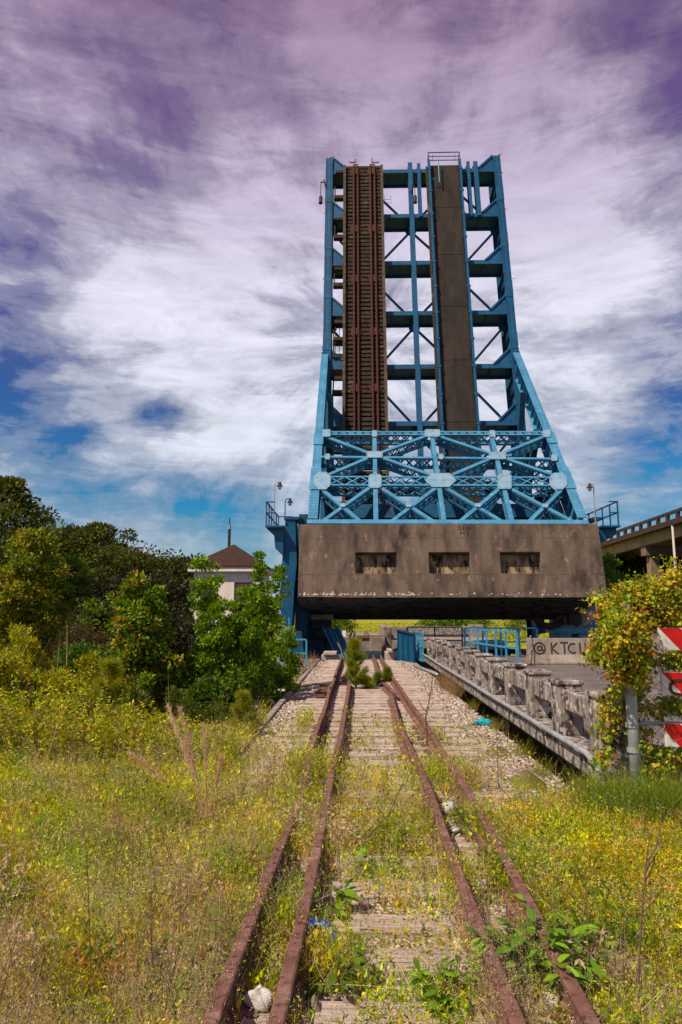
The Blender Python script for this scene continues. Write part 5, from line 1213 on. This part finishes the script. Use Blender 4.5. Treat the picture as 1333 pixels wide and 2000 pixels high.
    for k in range(7):
        f = rng.uniform(.3, .9, n); Q = P+D*(H*f)[:, None]; d = D+rng.normal(size=(n, 3))*.7; V.blades(Q, d, H*rng.uniform(.12, .32, n), .0028, pal([(.15, .08, .06), (.24, .15, .12)], n), .1, 2, .4)
    tag(V.build('dead_stems', DRY), 'dark bare stems of dead weeds standing above the low growth', 'dead stems', kind='stuff')
build_cover()

def build_stones():
    n1 = 64000; u = rng.random(n1); Y = 2.3*(27.5/2.3)**(u**.78); X = rng.uniform(-1.5, 2.24, n1)
    m = rng.random(n1) < np.where(Y < 6.0, .75, 1); X, Y = X[m], Y[m]
    n2 = 26000; Y2 = 2.3+2.9*rng.random(n2)**1.3; X2 = rng.uniform(-3.0, 3.0, n2); X = np.concatenate([X, X2]); Y = np.concatenate([Y, Y2]); n = len(X)
    s = rng.uniform(.010, .028, n)*np.clip(.62+Y*.045, .6, 1.25)
    Z = np.where((X > -1.5) & (X < 2.3), -.228, hgt(X, Y))+s*.35
    base = np.array([(-1, -1, -1), (1, -1, -1), (1, 1, -1), (-1, 1, -1), (-1, -1, 1), (1, -1, 1), (1, 1, 1), (-1, 1, 1)], float)
    V = base[None]*rng.uniform(.45, 1.0, (n, 8, 3))*np.array([1, .9, .65]); a = rng.uniform(0, 6.28, n); t = rng.normal(size=n)*.4
    x = V[..., 0]*np.cos(a)[:, None]-V[..., 1]*np.sin(a)[:, None]; y = V[..., 0]*np.sin(a)[:, None]+V[..., 1]*np.cos(a)[:, None]; z = V[..., 2]+x*t[:, None]*.5
    V = np.stack([x, y, z], -1)*s[:, None, None]+np.stack([X, Y, Z], -1)[:, None]
    f = np.array([(0, 3, 2, 1), (4, 5, 6, 7), (0, 1, 5, 4), (1, 2, 6, 5), (2, 3, 7, 6), (3, 0, 4, 7)]); F = (np.arange(n)*8)[:, None, None]+f[None]
    C = pal([(.46, .38, .33), (.35, .28, .24), (.55, .48, .43), (.25, .19, .16), (.64, .58, .53), (.38, .28, .20)], n, .12)
    o = fast_mesh('gravel_stones', V.reshape(-1, 3), F.reshape(-1, 4), np.repeat(C, 8, 0), STONE); tag(o, 'pale pinkish ballast stones around the sleepers', 'gravel', kind='stuff')
build_stones()

# --- individual foreground plants
def broadleaf(base, Rad, H, n, leafl, label, cols, seed, name='broadleaf_weed', up=.8):
    global rng
    keep = rng; rng = np.random.default_rng(seed); base = np.array(base, float); root = thing(name, base, label, 'plant')
    V = Veg(); S = Veg(); m = n; a = rng.uniform(0, 6.28, m); r_ = rng.random(m)**.6
    P = base+np.stack([np.cos(a)*r_*Rad*.25, np.sin(a)*r_*Rad*.25, np.zeros(m)], 1); D = np.stack([np.cos(a)*r_, np.sin(a)*r_, np.full(m, up)], 1)
    ln = H*rng.uniform(.5, 1, m); S.blades(P, D, ln, .006, pal([(.10, .16, .02)], m), .1, 2, .6); tp = S.tips
    for k in range(6):
        f = rng.uniform(.3, 1.0, m); Q = P+(tp-P)*f[:, None]; d = np.stack([np.cos(a+rng.normal(size=m)*.9), np.sin(a+rng.normal(size=m)*.9), rng.uniform(-.1, .7, m)], 1)
        # broad, slightly folded leaves as three-segment ribbons widening then narrowing
        L_ = leafl*rng.uniform(.6, 1.15, m); dn = unit(d); Sd = unit(np.cross(dn, np.array([0, 0, 1.])+rng.normal(size=(m, 3))*.25)); rings = []
        for t, wd in ((0, .04), (.25, .38), (.55, .42), (.8, .24), (1, .01)):
            c = Q+dn*(L_*t)[:, None]; c[:, 2] -= L_*.35*t*t; rings += [c-Sd*(L_*wd/2)[:, None], c+Sd*(L_*wd/2)[:, None]]
        VV = np.stack(rings, 1).reshape(-1, 3); b_ = (np.arange(m)*10)[:, None]; FF = np.concatenate([b_+np.array([[2*q, 2*q+1, 2*q+3, 2*q+2]]) for q in range(4)], 1).reshape(-1, 4)
        V.add(VV, FF, np.repeat(pal(cols, m, .15), 10, 0))
    S.build('stems', LEAF, root); V.build('leaves', LEAF, root); rng = keep
BG = [(.16, .30, .016), (.23, .40, .02), (.10, .20, .012)]
def gp(px, py, z=-.2): p = PZ(px, py, z); return (p[0], p[1], z)
broadleaf(gp(1068, 1925), .24, .40, 62, .10, 'large bright green broad leaved weed over the right rail near the bottom', BG, 1)
broadleaf(gp(885, 1960), .2, .20, 22, .085, 'low broad leaved weed between the right rails and the bottom edge', BG, 2, up=.7)
broadleaf(gp(655, 1790), .12, .24, 9, .12, 'upright lance leaved weed left of the sleepers', BG, 3)
broadleaf(gp(740, 1700), .16, .15, 12, .10, 'spreading lance leaved weed in the middle of the track', BG, 4, up=.5)
broadleaf(gp(650, 1935), .14, .22, 12, .08, 'drooping weed beside the blue wrapper', [(.14, .20, .02), (.10, .15, .015)], 5)
broadleaf(gp(335, 1960), .25, .24, 18, .085, 'leafy weed just left of the outer left rail at the bottom', [(.12, .17, .016), (.18, .22, .02)], 6)
broadleaf(gp(420, 1905), .2, .30, 14, .08, 'tall leafy weed standing by the outer left rail', [(.12, .17, .016), (.18, .22, .02)], 7)
broadleaf(gp(1085, 1745), .14, .22, 10, .08, 'small leafy weed right of the right running rail', BG, 8)
broadleaf(gp(60, 1990), .3, .2, 22, .06, 'leafy green patch in the bottom left corner', [(.10, .15, .015), (.16, .20, .02)], 9)

def plume(base, tips, label):
    root = thing('pampas_clump', base, label, 'grass clump'); base = np.array(base); V = Veg(); n = 260
    P = base+rng.normal(size=(n, 3))*np.array([.07, .05, .01]); D = rng.normal(size=(n, 3))*.55; D[:, 2] = np.abs(D[:, 2])+.5
    V.blades(P, D, rng.uniform(.12, .34, n), .0045, pal([(.52, .32, .19), (.60, .42, .27), (.38, .22, .12)], n), .55, 3, .2); V.build('dead_blades', DRY, root)
    V = Veg(); S = MB()
    for t in tips:
        t = np.array(t); mid = (base+t)/2+np.array([.01, 0, .03]); S.tube([base, mid, t], [.006, .004, .0015], 5); k = 330; f = rng.uniform(.42, 1, k)**.8
        c = base+(t-base)*f[:, None]; c = c+(mid-(base+t)/2)*(4*f*(1-f))[:, None]+rng.normal(size=(k, 3))*.006; d = nrm(t-base)+rng.normal(size=(k, 3))*.35
        V.blades(c, d, rng.uniform(.03, .065, k), .0035, pal([(.66, .44, .28), (.74, .54, .38), (.56, .36, .22)], k), .1, 1, .3)
    S.build('stalks', DRY if False else BARKL, root); V.build('plumes', DRY, root)
BARKL = pmat("dry_stalk_wood", (.42, .27, .17), (.32, .2, .12), 20, rough=.9)
pbz = 7.6
pb_ = PY(405, 1585, 6.3)
plume((pb_[0], 6.3, -.22), [PY(px, py, Y) for px, py, Y in ((328, 1378, 6.4), (351, 1384, 6.3), (335, 1405, 6.5), (397, 1418, 6.2), (433, 1478, 6.2), (252, 1470, 6.2), (362, 1452, 6.3))], 'clump of tall tan plume grass with feathery upright heads left of the track')

# thin tall reeds and long canes on the left
V = Veg(); P = []; T = []
for (bx, by, tx, ty, Y) in ((130, 1300, 135, 1212, 11), (112, 1310, 118, 1232, 11), (20, 1400, 110, 1242, 9.5), (115, 1420, 150, 1340, 9), (60, 1420, 0, 1350, 8.5), (165, 1390, 100, 1450, 8.5), (70, 1430, 62, 1335, 9), (330, 1420, 330, 1290, 11.5), (510, 1360, 490, 1260, 12.5), (470, 1390, 468, 1290, 12.5), (30, 1640, 5, 1500, 5), (575, 1300, 560, 1270, 19)):
    a, c = PY(bx, by, Y), PY(tx, ty, Y); P.append(a); T.append(c)
P = np.array(P); T = np.array(T); V.blades(P, T-P, np.linalg.norm(T-P, axis=1), .011, pal([(.55, .40, .22), (.42, .30, .16)], len(P)), .06, 3, .3)
tag(V.build('dry_reeds', DRY), 'long pale dry reed stalks leaning over the left bushes', 'reeds', kind='stuff')

# tall grass tuft near the fence post
def tuft(cx, cy, rx, ry, n, hmin, hmax, cols, label, name='grass_tuft', z=-.22):
    root = thing(name, (cx, cy, z), label, 'grass clump'); V = Veg(); P = np.stack([cx+rng.normal(size=n)*rx, cy+rng.normal(size=n)*ry, np.full(n, z)], 1); D = rng.normal(size=(n, 3))*.28; D[:, 2] = 1
    V.blades(P, D, rng.uniform(hmin, hmax, n), .006, pal(cols, n), .35, 3, .15); V.build('blades', LEAF, root)
tuft(2.62, 6.45, .26, .12, 1300, .25, .62, [(.16, .24, .02), (.22, .30, .025), (.12, .18, .015)], 'tall fresh green grass tuft at the foot of the fence post')
tuft(2.30, 6.75, .16, .10, 800, .2, .5, [(.20, .26, .015), (.28, .31, .02), (.14, .19, .012)], 'dense grass hiding the near end of the balustrade kerb')
tuft(2.0, 6.5, .25, .12, 300, .08, .22, [(.20, .25, .02), (.28, .28, .02)], 'shorter green grass at the near end of the balustrade')
tuft(3.2, 6.6, .3, .15, 900, .15, .45, [(.16, .22, .02), (.22, .26, .025)], 'green grass under the chain link fence')
for i, (x, y, lab) in enumerate(((2.15, 9.3, 'small yellow green tuft in the dark gap beside the nearest balustrade posts'), (2.2, 11.3, 'small tuft beside the turquoise bag at the balustrade kerb'), (2.2, 13.6, 'small tuft against the middle of the balustrade kerb'), (2.1, 8.2, 'leafy tuft by the near end of the balustrade kerb'), (1.05, 10.5, 'small tuft right of the right rail near the bare twig'))):
    tuft(x, y, .06, .08, 120, .06, .26, [(.24, .25, .02), (.16, .2, .02), (.3, .22, .03)], lab, z=-.2)
V = Veg(); n = 26000; Y = 61+rng.random(n)**1.8*90; X = rng.uniform(-.25, .42, n)*Y; P = np.stack([X, Y, hgt(X, Y)], 1); cl = fnoise(X, Y*.6, .35, 2)+.3*fnoise(X, Y, 1.3, 5); D = rng.normal(size=(n, 3))*.5; D[:, 2] = 1
V.leaves(P, D, rng.uniform(.12, .5, n)*np.clip(cl, .2, 1.6), .45, pal([(.30, .34, .01), (.42, .42, .012), (.18, .25, .01), (.46, .36, .02)], n, .2)); tag(V.build('far_meadow', LEAF), 'bright yellow green meadow growth on the far bank under the counterweight', 'meadow', kind='stuff')
for i, (px, Y, h_, rd_, lab) in enumerate(((622, 60, 1.4, .9, 'low shrub on the far bank beside the left pedestal'), (672, 75, 1.5, 1.2, 'small dark shrub on the far bank above the pier rails'), (842, 70, 1.3, 1.5, 'low shrub behind the long pale far wall'), (935, 72, 1.7, 1.8, 'green shrub on the far bank behind the blue handrails'), (1010, 80, 1.8, 2.0, 'broad low shrub on the far bank right of the blue handrails'))):
    tree('far_bush', lab, 'shrub', at(px, Y, -.5), h_, rd_, 2500, .2, [(.10, .16, .01), (.17, .24, .012)], None, 'round', 22, .4, .05, .08, seed=150+i)
# reddish dead brush against the kerb
V = Veg(); n = 500; P = np.stack([rng.normal(size=n)*.10+2.2, rng.uniform(15.5, 18.5, n), np.full(n, -.2)], 1); D = rng.normal(size=(n, 3))*.5; D[:, 2] = 1
V.blades(P, D, rng.uniform(.2, .6, n), .008, pal([(.24, .11, .08), (.32, .17, .12), (.30, .24, .06)], n), .2, 2); tag(V.build('dead_brush', DRY), 'reddish dead brush along the middle of the balustrade kerb', 'brush')
V = Veg(); n = 350; P = np.stack([rng.uniform(-2.4, -1.4, n), rng.uniform(22, 27, n), np.full(n, -.22)], 1); D = rng.normal(size=(n, 3))*.5; D[:, 2] = 1
V.blades(P, D, rng.uniform(.2, .7, n), .010, pal([(.30, .17, .12), (.36, .24, .17)], n), .3, 2); tag(V.build('dead_brush', DRY), 'reddish dead brush at the left edge of the far track bed', 'brush')

def twig(pts, label, r=.006, seed=1, branches=5, lean=.35):
    rd = random.Random(seed); root = thing('dead_sapling', pts[0], label, 'plant'); m = MB(); m.tube(pts, list(np.linspace(r, r*.3, len(pts))), 6); a, c = np.array(pts[0]), np.array(pts[-1])
    for k in range(branches):
        f = rd.uniform(.3, .85); q = np.interp(f*(len(pts)-1), range(len(pts)), [p[0] for p in pts]), np.interp(f*(len(pts)-1), range(len(pts)), [p[1] for p in pts]), np.interp(f*(len(pts)-1), range(len(pts)), [p[2] for p in pts])
        l_ = np.linalg.norm(c-a)*rd.uniform(.18, .4); d = np.array([rd.choice((-1, 1))*rd.uniform(.3, .8), rd.uniform(-.3, .3), rd.uniform(.5, 1)]); q = np.array(q)
        m.tube([q, q+d*l_*.5, q+d*l_*[.8, 1, 1.1]], [r*.5, r*.35, r*.2], 5)
    m.build('stem', BARKT, root)
BARKT = pmat("dead_twig_bark", (.10, .055, .045), (.17, .10, .085), 30, rough=.9)
def tw(seq, Y): return [tuple(PY(a, c, Y)) for a, c in seq]
twig(tw([(1247, 1920), (1253, 1800), (1262, 1690), (1268, 1640)], 3.35), 'bare dark forked twig standing in the straw at lower right', .006, 3, 6)
twig(tw([(835, 1460), (832, 1400), (842, 1350), (846, 1322)], 9.6), 'dark bare twig standing right of the right rail', .014, 4, 3)
twig(tw([(1148, 1810), (1145, 1740), (1112, 1650)], 3.7), 'thin bent dead stem right of the right rail', .004, 5, 3)
twig(tw([(712, 1640), (760, 1590), (800, 1500)], 4.9), 'slanting bare twig lying across the middle of the track', .006, 8, 4)
twig(tw([(974, 1540), (972, 1470), (970, 1410)], 7.0), 'thin straight stem standing beside the right hand ballast', .005, 6, 2)
twig(tw([(178, 1900), (174, 1780), (172, 1700)], 3.5), 'single dark upright stalk in the lower left field', .004, 7, 3)
twig(tw([(295, 1880), (297, 1790), (296, 1720)], 3.6), 'thin dark upright stalk left of the outer left rail', .004, 12, 3)

# ------------------------------------------------------------------ vine on the fence
def build_vine():
    root = thing('climbing_vine', (2.9, 6.9, -.2), 'thick green and orange creeper smothering the chain link fence and its post', 'vine')
    blobs = [(1205, 1225, 34, 40, 1.3), (1235, 1180, 44, 28, 1.5), (1290, 1168, 46, 28, 1.8), (1335, 1165, 34, 34, 1.6), (1215, 1275, 34, 36, 1.2), (1243, 1255, 22, 40, 1.0), (1228, 1325, 26, 34, 1.0), (1172, 1245, 18, 20, .4), (1160, 1275, 16, 14, .35),
             (1232, 1365, 22, 24, .6), (1240, 1410, 12, 32, .35), (1300, 1205, 40, 14, 1.3), (1312, 1288, 30, 8, .9), (1315, 1380, 30, 10, .9), (1275, 1385, 20, 12, .35), (1310, 1470, 34, 12, 1.0), (1290, 1500, 40, 18, .9), (1186, 1400, 12, 26, .35), (1178, 1375, 12, 12, .25), (1258, 1450, 8, 30, .2), (1375, 1215, 30, 50, .8), (1380, 1340, 30, 60, .8), (1315, 1125, 16, 10, .2), (1240, 1145, 16, 10, .2), (1178, 1480, 12, 16, .25)]
    w = np.array([b[4]*math.sqrt(b[2]*b[3]) for b in blobs]); n = 27000; k = rng.choice(len(blobs), n, p=w/w.sum()); B = np.array(blobs)[k]
    # clumps
    nc = 820; kc = rng.choice(len(blobs), nc, p=w/w.sum()); Bc = np.array(blobs)[kc]; u = rng.normal(size=(nc, 2))*.62
    cx = Bc[:, 0]+u[:, 0]*Bc[:, 2]; cy = Bc[:, 1]+u[:, 1]*Bc[:, 3]; depth = np.where((np.abs(cx-1207) < 50) & (cy > 1195) & (cy < 1335), 6.70, 7.02)+rng.normal(size=nc)*.10; depth = np.where(cx < 1188, 6.95+rng.normal(size=nc)*.05, depth)
    C0 = np.array([PY(a, c, d) for a, c, d in zip(cx, cy, depth)]); hue = rng.random(nc)
    i = rng.integers(0, nc, n); P = C0[i]+rng.normal(size=(n, 3))*np.array([.042, .06, .038]); ppx = 698+1333*P[:, 0]/P[:, 1]; ppy = 1200-1333*(P[:, 2]-1.6)/P[:, 1]
    thin = (ppx > 1266) & (((ppy > 1220) & (ppy < 1268)) | ((ppy > 1305) & (ppy < 1350)) | ((ppy > 1398) & (ppy < 1446))) & (rng.random(n) < .94)
    thin |= (np.abs(ppx-1208) < 14) & (ppy > 1345) & (ppy < 1495) & (rng.random(n) < .8)
    P = P[~thin]; i = i[~thin]; n = len(P); h = np.clip(hue[i]+rng.normal(size=n)*.15, 0, 1)
    C = np.where(h[:, None] < .42, pal([(.20, .32, .018), (.30, .42, .02), (.12, .19, .015)], n, .2), np.where(h[:, None] < .8, pal([(.52, .40, .02), (.44, .40, .02)], n, .2), pal([(.42, .17, .025), (.30, .10, .025), (.22, .12, .03)], n, .2)))
    D = rng.normal(size=(n, 3))*.8; D[:, 2] -= .5; D[:, 1] -= .3
    V = Veg(); V.leaves(P, D, rng.uniform(.020, .052, n)*np.where(rng.random(n) < .12, 1.5, 1), .8, C, .4); V.build('leaves', LEAF, root)
    S = Veg(); m = 900; j = rng.integers(0, nc, m); Q = C0[j]; d = rng.normal(size=(m, 3)); S.blades(Q, d, rng.uniform(.1, .4, m), .004, pal([(.16, .09, .05), (.28, .14, .06)], m), .4, 3, .5)
    for (a, c, Y) in (((1190, 1210), (1128, 1190), 7.7), ((1190, 1250), (1145, 1265), 7.7), ((1300, 1150), (1315, 1090), 7.8), ((1290, 1140), (1293, 1110), 7.9)):
        p, q = PY(*a, Y), PY(*c, Y); S.blades(np.array([p]), np.array([q-p]), np.array([np.linalg.norm(q-p)]), .006, pal([(.4, .2, .05)], 1), .1, 3, .5)
        kk = 26; f = rng.random((kk, 1)); V2 = Veg(); S.leaves(p+(q-p)*f+rng.normal(size=(kk, 3))*.015, rng.normal(size=(kk, 3)), rng.uniform(.025, .05, kk), .8, pal([(.45, .2, .03), (.42, .3, .03), (.2, .24, .02)], kk))
    S.build('tendrils', LEAF, root)
build_vine()

# ------------------------------------------------------------------ litter
def crumple(name, label, cat, c, size, mat, seed, squash=.55, el=1.0):
    rd = random.Random(seed); bpyv = []; m = MB(); n1, n2 = 12, 8; i0 = 0
    ph = [rd.uniform(0, 6.28) for _ in range(8)]
    for j in range(n2+1):
        th = math.pi*j/n2
        for i in range(n1):
            a = 2*math.pi*i/n1; r_ = size*(1+.22*math.sin(3*a+ph[0]+th*2)+.18*math.sin(5*a+ph[1]-3*th)+rd.uniform(-.10, .10))
            if j in (0, n2): r_ = size
            m.v.append((c[0]+r_*math.sin(th)*math.cos(a)*el, c[1]+r_*math.sin(th)*math.sin(a)*.8, c[2]+size*squash*.8+r_*math.cos(th)*squash))
    for j in range(n2):
        for i in range(n1): i2 = (i+1) % n1; m.f.append((j*n1+i, (j+1)*n1+i, (j+1)*n1+i2, j*n1+i2))
    o = m.build(name, mat); o.data.shade_flat() if hasattr(o.data, 'shade_flat') else None
    md = o.modifiers.new('s', 'SUBSURF'); md.levels = 1; md.render_levels = 1
    return tag(o, label, cat)
g = gp(945, 1416); crumple('plastic_bag', 'crumpled turquoise plastic bag on the ballast beside the balustrade kerb', 'bag', g, .115, PLBLUE, 1, .5, 1.35)
g = gp(927, 1414); crumple('plastic_bag', 'small torn turquoise scrap at the left of the turquoise bag', 'bag', (g[0], g[1]-.05, g[2]), .05, PLBLUE, 2, .4, 1.6)
g = gp(539, 1752); crumple('plastic_cup', 'round white crumpled cup beside the outer left rail', 'cup', (g[0], g[1], g[2]+.06), .038, PLAST, 3, .95)
g = gp(500, 1985); crumple('plastic_bag', 'white plastic bag between the two left rails at the bottom', 'bag', (g[0]+.02, g[1], g[2]+.03), .062, PLAST, 4, .8, 1.2)
g = gp(880, 1590); crumple('plastic_bag', 'white scrunched bag between the two right rails', 'bag', g, .075, PLAST, 5, .8)
g = gp(893, 1625); crumple('food_wrapper', 'small pale wrapper just in front of the white scrunched bag', 'wrapper', g, .055, PLAST, 6, .4, 1.4)
g = gp(835, 1655); crumple('food_wrapper', 'lilac scrap of plastic on the gravel left of the right rails', 'wrapper', g, .03, pmat("lilac_plastic", (.55, .33, .52), rough=.4), 7, .3, 1.7)
g = gp(1075, 1985); crumple('plastic_bag', 'white bag under the large broad leaved weed', 'bag', (g[0], g[1], g[2]+.02), .045, PLAST, 8, .9)
g = gp(487, 1547); crumple('food_wrapper', 'small white scrap in the grass left of the outer left rail', 'wrapper', g, .045, PLAST, 9, .6, 1.3)
g = gp(665, 1660); crumple('food_wrapper', 'small white scrap in the middle of the track', 'wrapper', g, .04, PLAST, 10, .5, 1.3)
# paper cup with red rings
g = np.array(gp(948, 1750)); root = thing('paper_cup', g, 'white paper cup with red rings lying against the right inner rail', 'cup'); dirc = nrm([-.9, .25, .12]); g2 = g+[0, 0, .06]
m = MB(); m.tube([g2, g2+dirc*.11], [.038, .030], 20); m.build('cup_body', PLAST, root, smooth=False)
m = MB(); m.tube([g2-dirc*.004, g2+dirc*.004], .0405, 20); m.build('rim', PLAST, root)
m = MB(); m.tube([g2+dirc*.022, g2+dirc*.027], .0375, 20); m.tube([g2+dirc*.085, g2+dirc*.09], .0325, 20); m.build('red_ring', STRIPE, root)
# blue foil wrapper: crumpled ring of foil
g = np.array(gp(622, 1868)); root = thing('food_wrapper', g, 'torn shiny deep blue and white wrapper beside the left guard rail', 'wrapper'); rd = random.Random(3); m = MB()
pts = []; k = 18
for i in range(k):
    a = R(-50)+R(280)*i/(k-1); r0 = .045+rd.uniform(-.008, .008); r1 = .075+rd.uniform(-.016, .018)
    for r_, dz in ((r0, 0), (r1, rd.uniform(-.02, .02))): m.v.append((g[0]+math.cos(a)*r_*1.15, g[1]+dz, g[2]+.11+math.sin(a)*r_))
for i in range(k-1): m.f.append((2*i, 2*i+1, 2*i+3, 2*i+2))
o = m.build('foil', PLDEEP, root); md = o.modifiers.new('t', 'SOLIDIFY'); md.thickness = .003
g = gp(695, 1965); m = MB(); m.box(g[0]-.06, g[0]+.02, g[1]-.03, g[1]+.03, -.205, -.16); tag(m.build('stone', CONCG, bevel=.015), 'larger flat stone in the gravel below the nearest sleeper', 'stone')
g = gp(605, 1990); m = MB(); m.prism([(g[0]-.05, g[1], -.2), (g[0]+.07, g[1], -.2), (g[0]+.02, g[1], -.12)], (0, .06, 0)); tag(m.build('stone', CONCG, bevel=.01), 'angular dark stone right of the left guard rail at the bottom', 'stone')
